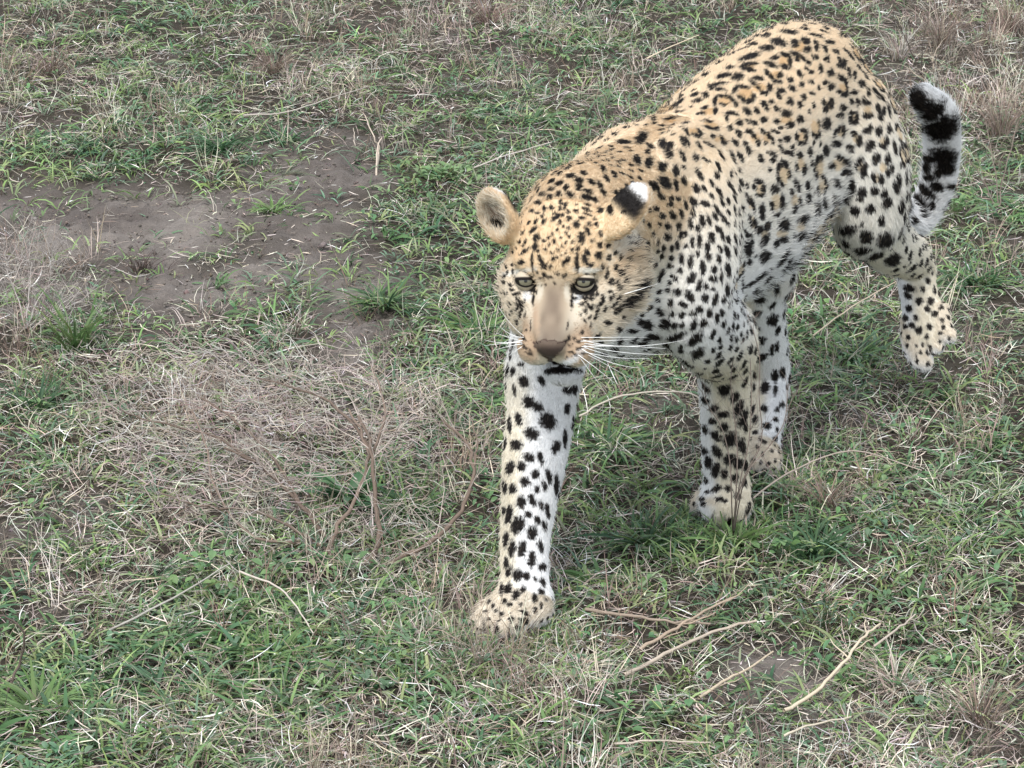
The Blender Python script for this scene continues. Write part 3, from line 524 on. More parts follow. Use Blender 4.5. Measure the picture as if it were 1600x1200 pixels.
DARK = [(821,440,18.5,12.5,8),(912,441,19,13.5,172),(833,452,8,5,60),(895,452,7,4,120),(833,465,14,2.2,92),(894,468,17,3.2,96),(781,349,12,6,15),(873,578,30,5.5,178),(862,566,8,2,90),(900,574,14,4.5,150)]
vis = ((N*(np.array([0, 0, CAM_H])-V)).sum(1) > 0)
vpx, vpy, vd = project(V)
_cell = {}
_vi = np.where(vis)[0]
for k, a, b_ in zip(_vi, (vpx[_vi]//4).astype(int), (vpy[_vi]//4).astype(int)): _cell.setdefault((a, b_), []).append(k)
def cast(px, py):
    c = []
    for i in (-1, 0, 1):
        for j in (-1, 0, 1): c += _cell.get((int(px//4)+i, int(py//4)+j), [])
    if not c: return None
    c = np.array(c); r = np.hypot(vpx[c]-px, vpy[c]-py); dm = vd[c].min(); ok = c[vd[c] < dm+.02]
    return ok[np.argmin(np.hypot(vpx[ok]-px, vpy[ok]-py))]
CAMP = np.array([0, 0, CAM_H])
def to3d(px, py, a, b, ang, lim=2.3):
    k = cast(px, py)
    if k is None: return None
    n = N[k]; o = V[k]
    def onplane(x, y):
        d = P(x, y, 5.0)-CAMP; d = unit(d); den = d.dot(n)
        if abs(den) < .28: den = -.28
        q = CAMP+d*((o-CAMP).dot(n)/den); return q
    c = onplane(px, py); s = math.radians(ang); scl = vd[k]/FPX
    e1 = onplane(px+a*math.cos(s), py+a*math.sin(s))-c; e2 = onplane(px-b*math.sin(s), py+b*math.cos(s))-c
    def cap(v, m): L = np.linalg.norm(v); return v*(min(L, m*lim)/max(L, 1e-9))
    return k, c, cap(e1, a*scl), cap(e2, b*scl)
SPOTS = []      # spots: centre, e1, e2 (half axis vectors), kind
def add_spot(c, e1, e2, kind=0): SPOTS.append((c, e1, e2, kind))
for q in TANS:
    r = to3d(*q)
    if r: add_spot(r[1], r[2], r[3], 1)
n_tan = len(SPOTS)
for L_ in (FORELEG, FACE, BODY, FLANK, THIGH, TAILM, INHIND):
    for q in L_:
        if L_ is FACE: q = (q[0], q[1], q[2]*1.14, q[3]*1.22, q[4])
        if L_ is FLANK: q = (q[0], q[1], q[2]*1.07, q[3]*1.12 if q[3] > 3.2 else max(q[3]*1.28, 2.9), q[4])
        if L_ is FORELEG or L_ is THIGH or L_ is BODY: q = (q[0], q[1], q[2]*1.08, q[3]*1.18, q[4])
        r = to3d(*q)
        if r: add_spot(r[1], r[2], r[3], 0)
fixed = np.array([s[0] for s in SPOTS[n_tan:]])
# the rest of the coat: spaced over the whole surface by region
def spacing(k):
    r = REG[reg[k]]; zz = z[k]; b = b_ax[k]
    if r in ('bridge', 'nose', 'earin', 'ear'): return None
    if r in ('pad', 'muzzle'): return None if hl[k, 1] > .02 else (.0125, .0035, .0024, 0)
    if r == 'jaw': return (.03, .006, .005, 0) if hl[k, 1] < 0 else None
    if r == 'head': return (.0125, .0036, .0026, 0) if hl[k, 2] > -.075 else (.03, .006, .005, 0)
    if r == 'neck': return (.0155, .0068, .0038, 0) if zz > .5 else (.026, .0085, .0055, 0)
    if r == 'shoulder': return (.0205, .0086, .0053, 0) if zz > .36 else (.030, .010, .0075, 0)
    if r == 'foreleg': return (.034, .0105, .0075, 0)
    if r == 'hindleg': return (.030, .0095, .0070, 0)
    if r == 'paw': return (.0150, .0044, .0032, 0)
    if r == 'tail': return (.052, .018, .016, 0)
    if r == 'thigh': return (.031, .0120, .0105, 2) if zz > .52 else (.032, .0125, .0100, 0)
    if b < .06: return (.0215, .0078, .0048, 0)
    if zz > .705: return (.027, .0125, .0068, 0)
    if zz < .44: return (.036, .0135, .0100, 0)
    f = min(max((b-.06)/.2, 0), 1)
    return (.026+.011*f, .0108+.0040*f, .0095+.0035*f, 2)
cand = rng.choice(nV, 26000, replace=True)
acc = list(fixed); accr = [.010]*len(fixed)
for k, (c, e1, e2, _) in enumerate(SPOTS[n_tan:]): accr[k] = max(np.linalg.norm(e1), np.linalg.norm(e2))
nfix = len(fixed); ACC = np.zeros((9000, 3)); AR = np.zeros(9000); na = len(acc); ACC[:na] = np.array(acc); AR[:na] = accr
for k in cand:
    s_ = spacing(k)
    if s_ is None: continue
    sp, a, b, kd = s_; p = V[k]; vv = rng.uniform(.84, 1.16)
    d = np.sqrt(((ACC[:na]-p)**2).sum(1)) if na else np.array([9.])
    if vis[k] and (d[:nfix] < AR[:nfix]+max(a, b)+.004).any(): continue
    if (d < sp*vv*.92).any() and (d < np.maximum(sp*vv*.92*.5, np.minimum(sp*vv*.92, AR[:na]+max(a, b)+sp*.22))).any(): continue
    if na >= 8990: break
    ACC[na] = p; AR[na] = max(a, b)*.95; na += 1
    f = flow[k]; n = N[k]; g_ = np.cross(n, f); th = rng.normal(0, .35); u = f*math.cos(th)+g_*math.sin(th); v = np.cross(n, u)
    sc = rng.uniform(.90, 1.25)
    if kd == 0: add_spot(p, u*a*sc, v*b*sc*rng.uniform(.85, 1.15), 0)
    else:
        R = a*1.08*sc; nb = 9; gap0 = rng.integers(0, nb); ngap = rng.integers(1, 4)
        add_spot(p, u*R*1.0, v*R*.85, 1)
        for q in range(nb):
            if (q-gap0) % nb < ngap or (rng.random() < .10): continue
            an = 2*math.pi*q/nb+rng.normal(0, .08); rr = R*rng.uniform(.92, 1.06); w_ = rng.uniform(.30, .44)*R
            cc = p+u*rr*1.08*math.cos(an)+v*rr*.88*math.sin(an); tn = unit(-u*math.sin(an)+v*math.cos(an)); rd = np.cross(n, tn)
            add_spot(cc, tn*R*.48, rd*w_, 0)
# small freckles filling the widest gaps between the rosettes
for k in rng.choice(nV, 5000, replace=True):
    if REG[reg[k]] not in ('torso', 'thigh', 'shoulder', 'hindleg') or na >= 8990: continue
    p = V[k]; a = rng.uniform(.0038, .0062); d = np.sqrt(((ACC[:na]-p)**2).sum(1))
    if (d < AR[:na]+a+.0048).any(): continue
    ACC[na] = p; AR[na] = a; na += 1; f = flow[k]; n = N[k]; add_spot(p, f*a*1.2, np.cross(n, f)*a*.85, 0)
print('spots', len(SPOTS), time.time()-T0)

def coat(Pt, Nn, bs):
    """colour of the coat at any surface points: base colour, pale and dark patches, rosettes, spots"""
    out = bs.copy()
    o = np.argsort(Pt[:, 0]); Ps = Pt[o]; xs = Ps[:, 0]
    wob = .10*np.sin(Ps[:, 0]*900+2*np.sin(Ps[:, 1]*700))+.12*np.sin(Ps[:, 2]*800+Ps[:, 1]*520+1.7)+.09*np.sin(Ps[:, 0]*1900-Ps[:, 2]*1500)
    dark = np.zeros(len(Ps)); tan = np.zeros(len(Ps)); res = out[o]
    def field(c, e1, e2, soft=.18):
        r = max(np.linalg.norm(e1), np.linalg.norm(e2))*1.35
        i0, i1 = np.searchsorted(xs, (c[0]-r, c[0]+r))
        if i0 == i1: return None, None
        p = Ps[i0:i1]-c; m = (np.abs(p[:, 1]) < r) & (np.abs(p[:, 2]) < r)
        if not m.any(): return None, None
        j = np.nonzero(m)[0]+i0; p = p[m]
        a11, a12, a22 = e1.dot(e1), e1.dot(e2), e2.dot(e2); dt = max(a11*a22-a12*a12, 1e-14); p1, p2 = p @ e1, p @ e2
        q = np.sqrt(((a22*p1-a12*p2)/dt)**2+((a11*p2-a12*p1)/dt)**2); n = unit(np.cross(e1, e2)); dn = np.abs(p @ n)
        f = np.clip((1+soft-(q+wob[j]))/(2*soft), 0, 1)*(dn < r*.9)
        return j, f
    for q in PALE:
        r = to3d(*q[:5])
        if not r: continue
        j, f = field(r[1], r[2], r[3], .45)
        if j is not None: res[j] = mixc(res[j], np.repeat(q[5][None], len(j), 0), f)
    for c, e1, e2, kd in SPOTS:
        j, f = field(c, e1, e2, .16)
        if j is None: continue
        if kd == 1: tan[j] = np.maximum(tan[j], f)
        else: dark[j] = np.maximum(dark[j], f)
    for q in DARK:
        r = to3d(*q)
        if not r: continue
        j, f = field(r[1], r[2], r[3], .14)
        if j is not None: dark[j] = np.maximum(dark[j], f)
    res = mixc(res, res*np.array([.86, .72, .52]), tan*.75)
    res = mixc(res, np.array([[.014, .011, .010]]).repeat(len(res), 0), dark)
    out[o] = res
    dk = np.zeros(len(Pt)); dk[o] = dark
    return out, dk
vcol, vdark = coat(V, N, base)
# nose leather: faces inside the nose triangle, lifted and given their own glossy skin
def in_nose(px, py):
    a = (py > 533-(np.abs(px-858) < 12)*2) & (py < 566); f = (py-533)/30.0
    return a & (np.abs(px-858.5) < 25*(1-np.clip(f, 0, 1)**1.25)+3.5)
nose_v = in_nose(vpx, vpy) & (vd < 4.62) & (hl[:, 1] > .055) & vis
vcol[nose_v] = np.array([.075, .045, .038])
flen[nose_v] = 0.0
sock = ((np.hypot((hl[:, 0]-.0435)/.0175, (hl[:, 2]+.002)/.0125) < 1) | (np.hypot((hl[:, 0]+.0435)/.0175, (hl[:, 2]+.002)/.0125) < 1)) & (hl[:, 1] > -.005) & (hl[:, 1] < .05)
vcol[sock] = np.array([.012, .010, .009])
mo = (np.abs(hl[:, 0]-.012) < .034) & (np.abs(hl[:, 2]+.1095) < .0075) & (hl[:, 1] > .0) & (hl[:, 1] < .085)
vcol[mo] = np.array([.014, .010, .010])

leo = empty('leopard', (float(S0[0]), float(S0[1]), 0.0))
tag(leo, 'golden spotted leopard walking towards the viewer with tail curled up and right forepaw reaching out', 'leopard')
m_skin = mat('leopard_skin', attr='col', rough=.8, spec=.15)
body = mesh_obj('body', V, Q, m_skin, leo, col=vcol*.92)

# fur
def fur(n_h):
    q = V[Q]; ar = np.linalg.norm(np.cross(q[:, 2]-q[:, 0], q[:, 3]-q[:, 1]), axis=1)*.5
    rq = reg[Q[:, 0]]; dens = np.ones(len(Q))
    for r, f in (('head', 2.2), ('muzzle', 2.4), ('pad', 2.4), ('bridge', 3.0), ('jaw', 2.0), ('paw', 1.6), ('ear', 2.2), ('earin', 1.0), ('foreleg', 1.35), ('nose', .01), ('tail', 1.2)): dens[rq == REG.index(r)] = f
    fv = vis[Q[:, 0]] | vis[Q[:, 2]]; dens = dens*np.where(fv, 1.0, .45)
    ok = (flen[Q].min(1) > .0004) & ~sock[Q].any(1) & ~mo[Q].any(1); pr = ar*dens*ok; pr /= pr.sum()
    f = rng.choice(len(Q), n_h, p=pr); u = rng.random(n_h); v = rng.random(n_h)
    wts = np.stack([(1-u)*(1-v), u*(1-v), u*v, (1-u)*v], 1)
    it = lambda A: (A[Q[f]]*wts[..., None]).sum(1) if A.ndim == 2 else (A[Q[f]]*wts).sum(1)
    p, nn, fl, L, bs = it(V), unit(it(N)), unit(it(flow)), it(flen), it(base)
    c, dk = coat(p+fl*(L*.45)[:, None], nn, bs)
    L = L*rng.uniform(.7, 1.25, n_h); stray = rng.random(n_h) < .055; L = np.where(stray, L*1.7, L)
    rg = reg[Q[f, 0]]
    lift = np.full(n_h, .32)
    for r, v_ in (('head', .30), ('bridge', .22), ('pad', .30), ('muzzle', .28), ('tail', .75), ('earin', .55), ('jaw', .5), ('paw', .35), ('ear', .35)): lift[rg == REG.index(r)] = v_
    lift = lift*rng.uniform(.75, 1.3, n_h); lift = np.where(stray, lift*1.7, lift)
    # locks: neighbouring hairs lean the same way
    a1 = (vnoise(p[:, 0]*1.3+p[:, 2], p[:, 1]+p[:, 2]*.6, 95, 51)-.5)*.85+rng.normal(0, .16, n_h)
    sd_ = np.cross(nn, fl)
    d0 = unit(fl*(1-.3*lift)[:, None]+nn*lift[:, None]*1.25+sd_*a1[:, None])
    d1 = unit(fl+nn*(lift*.35)[:, None]+sd_*(a1*1.15)[:, None]+np.array([0, 0, -.18])*(L > .012)[:, None])
    pts = np.empty((n_h, 4, 3), np.float32); base_p = p-nn*.0010
    pts[:, 0] = base_p; pts[:, 1] = base_p+d0*(L*.34)[:, None]
    dm = unit(d0+d1); pts[:, 2] = pts[:, 1]+dm*(L*.33)[:, None]; pts[:, 3] = pts[:, 2]+d1*(L*.36)[:, None]
    c = c*rng.uniform(.90, 1.08, n_h)[:, None]
    ei = (rg == REG.index('earin')) & (rng.random(n_h) < .45) & (dk < .5); c[ei] = np.array([.82, .76, .65])
    grey = (dk > .6) & (rng.random(n_h) < .05); c[grey] = np.array([.10, .08, .06])
    cu = bpy.data.hair_curves.new('fur'); cu.add_curves([4]*n_h)
    off = np.array(leo.location, np.float32)
    cu.points.foreach_set('position', (pts-off).astype(np.float32).ravel())
    rad = np.tile(np.array([.00040, .00037, .00027, .00006], np.float32), (n_h, 1))
    rad *= np.where(rg == REG.index('bridge'), .7, 1.0).astype(np.float32)[:, None]
    cu.points.foreach_set('radius', rad.ravel())
    at = cu.attributes.new('coat', 'FLOAT_COLOR', 'CURVE'); cc = np.ones((n_h, 4), np.float32); cc[:, :3] = np.clip(c, 0, .95); at.data.foreach_set('color', cc.ravel())
    m = mat('fur', attr='coat', rough=.55, spec=.25, trans=.30); cu.materials.append(m)
    o = bpy.data.objects.new('fur', cu); C.objects.link(o); o.parent = body
    return o
fu = fur(700000)
print('fur', time.time()-T0)

# eyes
def cap(c, ax_, r, a0, a1, nr=10, ns=28):
    """spherical cap about direction ax_ between polar angles"""
    ax_ = unit(ax_); t = unit(np.cross(ax_, [0, 0, 1])); b = np.cross(ax_, t); vs = []; fs = []
    for i in range(nr+1):
        th = a0+(a1-a0)*i/nr
        for j in range(ns):
            ph = 2*math.pi*j/ns; vs.append(c+r*(ax_*math.cos(th)+(t*math.cos(ph)+b*math.sin(ph))*math.sin(th)))
    for i in range(nr):
        for j in range(ns): fs.append((i*ns+j, i*ns+(j+1) % ns, (i+1)*ns+(j+1) % ns, (i+1)*ns+j))
    return np.array(vs), np.array(fs)
m_ball = mat('eye_dark', base=(.012, .010, .008), rough=.15, spec=.5)
m_iris = bpy.data.materials.new('iris'); m_iris.use_nodes = True
_n = m_iris.node_tree; _p = _n.nodes['Principled BSDF']; _a = _n.nodes.new('ShaderNodeAttribute'); _a.attribute_name = 'col'; _n.links.new(_a.outputs[0], _p.inputs['Base Color']); _p.inputs['Roughness'].default_value = .12; _p.inputs['Specular IOR Level'].default_value = .5
m_pupil = mat('pupil', base=(.004, .004, .004), rough=.08, spec=.5)
for ex, ey in ((821.5, 438), (912.5, 439)):
    rim = P(ex, ey, HO[1]-.010); cdir = unit(CAMP-rim); c = rim-cdir*.0125*.0
    k = cast(ex, ey)
    surf = Hd(.0435 if ex > 866 else -.0435, .0125, -.002)
    dpt = (surf-CAMP) @ unit(rim-CAMP); c = CAMP+unit(rim-CAMP)*(dpt+.0078)
    gz = unit(unit(CAMP-c)+HF*.25+UP*.06+HX*(.04 if ex < 866 else -.02))
    tag_lid = []
    v_, f_ = cap(c, gz, .0146, 0.001, math.pi-.001, 20, 32); eye = mesh_obj('eye', v_, f_, m_ball, leo)
    v_, f_ = cap(c, gz, .01475, .12, .80, 10, 40)
    rr = np.arccos(np.clip(unit(v_-c) @ gz, -1, 1)); an = np.arctan2((v_-c) @ HU, (v_-c) @ HX)
    ic = np.array([.165, .152, .105])*(.82+.25*np.abs(np.sin(an*23+3*np.sin(an*7))))[:, None]*np.where(rr > .72, .12, np.where(rr < .2, .7, 1.0))[:, None]
    ir = mesh_obj('iris', v_, f_, m_iris, eye, col=ic)
    v_, f_ = cap(c, gz, .0149, .001, .16, 4, 24); mesh_obj('pupil', v_, f_, m_pupil, eye)
    # lids: bands of a slightly larger sphere, black along the edge
    lx = unit(np.cross(gz, UP)); lx = lx if lx[0] > 0 else -lx; lu = np.cross(lx, gz); lu = lu if lu[2] > 0 else -lu
    for sg_, op, r_ in ((1, math.radians(6), .0161), (-1, math.radians(28), .0156)):
        vs = []; nl_, nt_ = 28, 9
        for i in range(nt_+1):
            for j in range(nl_+1):
                lon = math.radians(-88+176*j/nl_); edge = op*max(math.cos(lon*90/68), -.3); tl = math.radians(-7 if ex < 866 else 7)*0
                lat_ = edge+(math.radians(82)-edge)*(i/nt_)**1.2; rr_ = r_-.0004*(i == 0)
                vs.append(c+rr_*((gz*math.cos(lon)+lx*math.sin(lon))*math.cos(lat_)+lu*sg_*math.sin(lat_)))
        fs = [(i*(nl_+1)+j, i*(nl_+1)+j+1, (i+1)*(nl_+1)+j+1, (i+1)*(nl_+1)+j) for i in range(nt_) for j in range(nl_)]
        ii = np.repeat(np.arange(nt_+1), nl_+1)
        lc = np.where((ii < (3 if sg_ > 0 else 3))[:, None], np.array([[.014, .011, .010]]), np.array([[.50, .43, .33]])*(1 if sg_ > 0 else .9))
        mesh_obj('eyelid', np.array(vs), np.array(fs), m_skin, eye, col=lc)
# nose leather
nf = nose_v[Q].all(1); ids = np.unique(Q[nf]); mp = -np.ones(nV, int); mp[ids] = np.arange(len(ids))
if nf.any():
    nl = mesh_obj('nose', V[ids]+N[ids]*.0009, mp[Q[nf]], mat('nose_leather', attr='col', rough=.42, spec=.45, noise=(900, .35), bump=.0008), leo,
                  col=mixc(np.array([[.150, .108, .082]]).repeat(len(ids), 0), np.array([[.050, .033, .029]]).repeat(len(ids), 0), sst(536, 547, vpy[ids])))
# whiskers: a thin curved tube each
m_wh = mat('whisker', base=(.88, .88, .86), rough=.35, spec=.5)
def tube(pts, rads, ns=5):
    pts = np.array(pts, float); vs = []; n = len(pts); u = None
    for i in range(n):
        t = unit(pts[min(i+1, n-1)]-pts[max(i-1, 0)])
        if u is None: u = unit(np.cross(t, [.3, .2, .9]))
        u = unit(u-t*u.dot(t)); w_ = np.cross(t, u)
        for j in range(ns):
            a = 2*math.pi*j/ns; vs.append(pts[i]+rads[i]*(u*math.cos(a)+w_*math.sin(a)))
    fs = [(i*ns+j, i*ns+(j+1) % ns, (i+1)*ns+(j+1) % ns, (i+1)*ns+j) for i in range(n-1) for j in range(ns)]
    return np.array(vs), np.array(fs)
WH = [((905,527),(1010,527),4),((908,533),(985,530),2),((906,538),(1050,553),-6),((908,540),(1040,545),8),((905,545),(1000,575),-8),((908,549),(985,592),6),((902,552),(960,598),5),((910,536),(1075,530),-10),((906,548),(1015,560),-4),((903,555),(945,612),4),((907,530),(1000,540),-5),((912,543),(968,560),3),
      ((817,530),(757,531),-4),((815,534),(757,540),5),((817,538),(770,548),6),((818,526),(783,512),-4),((819,524),(778,478),-5),((817,541),(790,560),5),((816,532),(775,520),2),((972,462),(1030,443),4),((974,460),(1008,450),3)]
for (x0, y0), (x1, y1), sag in WH:
    k = cast(x0, y0)
    if k is None: continue
    p0 = V[k]-N[k]*.001; dep = V[k][1]; p2 = P(x1, y1, dep+rng.uniform(-.03, .05)); p1 = (p0+p2)/2+np.array([0, 0, sag/1000*1.1])+np.array([0, -.012, 0])
    s_ = np.linspace(0, 1, 10)[:, None]; pts = (1-s_)**2*p0+2*s_*(1-s_)*p1+s_**2*p2
    v_, f_ = tube(pts, np.linspace(.00062, .00016, 10), 4); mesh_obj('whisker', v_, f_, m_wh, leo)
print('leopard', time.time()-T0)
# ---------------------------------------------------------------- vegetation
UPV = np.array([0, 0, 1.0])
def ribbons(base, d0, L, W, bend, nseg, c0, c1, twist=None, curl=None):
    """curved tapering blades: base[N,3], start direction, length, width, how far each droops towards `bend` direction"""
    n = len(base); d = unit(d0); P_ = base.copy()
    side = unit(np.cross(d, UPV+rng.normal(0, .35, (n, 3))))
    Vs = np.empty((n, nseg+1, 2, 3)); Cs = np.empty((n, nseg+1, 2, 3))
    for k in range(nseg+1):
        s = k/nseg; wk = W*(1.0 if k == 0 else (1-s**2.2)+.04)*(.55+.45*min(1, s*4+.0)) if True else W
        Vs[:, k, 0] = P_-side*wk[:, None]*.5; Vs[:, k, 1] = P_+side*wk[:, None]*.5
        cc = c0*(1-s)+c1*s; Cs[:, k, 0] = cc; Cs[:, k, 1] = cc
        if k < nseg:
            P_ = P_+d*(L/nseg)[:, None]
            d = unit(d+bend/nseg)
            side = unit(side-d*(side*d).sum(1)[:, None])
    V_ = Vs.reshape(-1, 3); C_ = Cs.reshape(-1, 3)
    k = np.arange(nseg)*2; q = np.stack([k, k+1, k+3, k+2], -1)
    F_ = (np.arange(n)[:, None, None]*(2*(nseg+1))+q[None]).reshape(-1, 4)
    return V_, F_, C_
class Acc:
    def __init__(s): s.V, s.F, s.C, s.n = [], [], [], 0
    def add(s, V_, F_, C_): s.V.append(V_); s.F.append(F_+s.n); s.C.append(C_); s.n += len(V_)
    def build(s, name, m, parent=None):
        V_ = np.concatenate(s.V); V_[:, 2] = np.maximum(V_[:, 2], -.05)
        return mesh_obj(name, V_, np.concatenate(s.F), m, parent, col=np.clip(np.concatenate(s.C), 0, .9))
m_grass = mat('grass_blade', attr='col', rough=.55, spec=.30, trans=.28)
m_dry = mat('dry_stem', attr='col', rough=.85, spec=.10, trans=.12)
m_leaf = mat('herb_leaf', attr='col', rough=.5, spec=.35, trans=.25)
m_twig = mat('twig_bark', attr='col', rough=.9, spec=.1, noise=(220, .25))
def pal(cols, n, jit_=.18):
    c = np.array(cols)[rng.integers(0, len(cols), n)]
    return c*np.exp(rng.normal(0, jit_, (n, 1)))*(1+rng.normal(0, .05, (n, 3)))
GREENS = [(.150, .245, .100), (.200, .315, .110), (.130, .230, .130), (.245, .340, .130), (.170, .265, .165), (.31, .38, .17), (.075, .135, .060), (.24, .29, .17)]
STRAWS = [(.56, .50, .40), (.68, .62, .52), (.42, .35, .28), (.30, .25, .21), (.58, .54, .49), (.70, .65, .56), (.46, .40, .35), (.20, .165, .14)]
BROWNS = [(.22, .165, .13), (.28, .21, .17), (.15, .115, .09), (.34, .27, .225)]
def ground_pts(n, table, power=1.0, near_bias=True, clump=None, minv=0.0):
    """random ground points, kept with a probability that follows a cover table and patchy noise"""
    out = []; tot = 0
    while tot < n:
        m = n*3
        y = 2.95+(10.8-2.95)*rng.random(m)**1.2; xm = .185*y+.85; x = (rng.random(m)*2-1)*xm
        p = lookup(table, x, y)**power
        q = (.35+1.1*vnoise(x, y, 5, 61)*.6+.5*vnoise(x, y, 13, 62))
        if clump is not None: q = q*np.clip((vnoise(x, y, clump[0], clump[1])-.42)*4, .08, 1)
        wgt = p*q*np.minimum(1, (4.6/y)**.9)*(1-.80*soilness(x, y))+minv
        inner = np.abs(x) < .172*y; wgt = wgt*np.where(inner, 1, np.where(np.abs(x) < .185*y+.4, .5, .3))
        k = rng.random(m) < wgt
        for pw in PAWS: k &= ((x-pw[0])**2+(y-pw[1]-.01)**2) > .040**2
        out.append(np.stack([x[k], y[k]], 1)); tot += k.sum()
    o = np.concatenate(out)[:n]
    return np.column_stack([o, hgt(o[:, 0], o[:, 1])-.002])
def around(c, k, spread_, upmin=.3, upmax=1.5):
    """k blades per tuft centre: base positions and outward directions"""
    n = len(c)*k; b = np.repeat(c, k, 0); a = rng.random(n)*2*np.pi
    r = np.abs(rng.normal(0, 1, n))*spread_; b = b.copy(); b[:, 0] += r*np.cos(a); b[:, 1] += r*np.sin(a)
    a2 = a+rng.normal(0, .7, n); up = rng.uniform(upmin, upmax, n)
    return b, np.stack([np.cos(a2), np.sin(a2), up], 1)

# fine green grass in small tufts, leaves arching over
A = Acc()
c = ground_pts(8500, TG, 1.4, minv=.05); k = 7; b, d = around(c, k, .016, .35, 1.6); n = len(b)
tc = np.repeat(pal(GREENS, len(c), .15), k, 0)*np.exp(rng.normal(0, .12, (n, 1)))
L = rng.uniform(.028, .072, n)*np.repeat(rng.uniform(.7, 1.25, len(c)), k)
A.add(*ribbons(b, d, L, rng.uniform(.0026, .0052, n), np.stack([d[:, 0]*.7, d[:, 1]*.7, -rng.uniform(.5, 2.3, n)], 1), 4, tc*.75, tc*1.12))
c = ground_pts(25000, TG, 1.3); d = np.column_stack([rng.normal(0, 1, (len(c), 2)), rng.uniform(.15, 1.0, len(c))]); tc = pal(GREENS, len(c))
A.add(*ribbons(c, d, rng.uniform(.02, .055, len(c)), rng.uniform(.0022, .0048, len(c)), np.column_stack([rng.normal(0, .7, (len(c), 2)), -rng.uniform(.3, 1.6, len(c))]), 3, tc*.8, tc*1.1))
# broader-leaved patches where the grass is lush
c = ground_pts(1700, TG, 2.6, clump=(4.5, 71)); k = 6; b, d = around(c, k, .012, .25, 1.3); n = len(b); tc = np.repeat(pal([(.070, .150, .075), (.10, .185, .075), (.12, .205, .085)], len(c), .12), k, 0)
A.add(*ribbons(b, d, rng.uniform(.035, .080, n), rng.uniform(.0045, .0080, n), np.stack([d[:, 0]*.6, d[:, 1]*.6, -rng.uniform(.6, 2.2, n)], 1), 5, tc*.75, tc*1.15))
# grass pressed up round the planted paws
for pw, nn_ in ((G(790, 1000), 420), (G(1120, 828), 420), (G(1185, 752), 260)):
    a = rng.random(nn_)*2*np.pi; r = rng.uniform(.045, .10, nn_); b = np.column_stack([pw[0]+r*np.cos(a)*1.25, pw[1]+r*np.sin(a)*.8, np.zeros(nn_)]); b[:, 2] = hgt(b[:, 0], b[:, 1])
    d = np.column_stack([rng.normal(0, .6, (nn_, 2)), rng.uniform(.6, 1.8, nn_)]); tc = pal(GREENS+STRAWS[:3], nn_)
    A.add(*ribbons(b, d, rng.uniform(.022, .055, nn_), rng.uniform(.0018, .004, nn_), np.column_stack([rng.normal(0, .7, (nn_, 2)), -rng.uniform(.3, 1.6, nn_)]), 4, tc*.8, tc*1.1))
tag(A.build('green_grass', m_grass), 'short green grass with arching blades covering the ground in patches', 'grass', kind='stuff')

# tiny ground-cover herbs: small oval leaves
def leaves(b, d, L, W, c, droop=.5):
    n = len(b); d = unit(d); side = unit(np.cross(d, UPV+rng.normal(0, .2, (n, 3)))); up = np.cross(side, d)
    rows = [(0, .12, 0), (.28, .85, .06), (.60, 1.0, .10), (.85, .55, .06), (1.0, .05, -.02)]
    Vs = np.empty((n, 5, 3, 3)); Cs = np.empty((n, 5, 3, 3))
    for i, (s, w_, h_) in enumerate(rows):
        p = b+d*(L*s)[:, None]+np.array([0, 0, -1])*(L*droop*s*s*.5)[:, None]+up*(L*h_*.5)[:, None]
        for j, t in enumerate((-1, 0, 1)):
            Vs[:, i, j] = p+side*(W*w_*.5*t)[:, None]+up*((abs(t)*.16*W*w_))[:, None]
            Cs[:, i, j] = c*(.88 if t == 0 else 1.05)
    q = np.array([(i*3+j, i*3+j+1, (i+1)*3+j+1, (i+1)*3+j) for i in range(4) for j in range(2)])
    return Vs.reshape(-1, 3), (np.arange(n)[:, None, None]*15+q[None]).reshape(-1, 4), Cs.reshape(-1, 3)
A = Acc(); HERB = [(.11, .22, .10), (.15, .26, .11), (.20, .31, .13), (.12, .21, .12)]
c = ground_pts(2300, TG, 1.6, clump=(3.4, 81), minv=.004); k = 6; b, d = around(c, k, .010, .3, 1.4); b[:, 2] += rng.uniform(.0, .022, len(b)); n = len(b)
A.add(*leaves(b, d, rng.uniform(.009, .021, n), rng.uniform(.005, .010, n), np.repeat(pal(HERB, len(c), .12), k, 0)))
tag(A.build('ground_herbs', m_leaf), 'small oval-leaved green weeds growing low between the grass', 'weeds', kind='stuff')

# dead grass: leaning and lying stems, grey to straw
A = Acc()
c = ground_pts(8000, TD, 1.5); k = 8; b, d = around(c, k, .018, .15, 1.7); n = len(b)
tc = np.repeat(pal(STRAWS+BROWNS, len(c), .2), k, 0)*np.exp(rng.normal(0, .2, (n, 1)))
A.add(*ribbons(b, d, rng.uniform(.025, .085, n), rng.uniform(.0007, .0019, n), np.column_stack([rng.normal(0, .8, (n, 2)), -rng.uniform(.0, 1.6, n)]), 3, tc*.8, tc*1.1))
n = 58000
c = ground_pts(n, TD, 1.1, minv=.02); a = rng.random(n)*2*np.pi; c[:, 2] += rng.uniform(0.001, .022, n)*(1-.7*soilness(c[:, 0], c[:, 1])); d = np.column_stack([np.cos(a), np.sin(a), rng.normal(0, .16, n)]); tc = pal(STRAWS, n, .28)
A.add(*ribbons(c, d, rng.uniform(.015, .075, n), rng.uniform(.0008, .0026, n), np.column_stack([rng.normal(0, .9, (n, 2)), rng.normal(0, .2, n)]), 3, tc, tc))
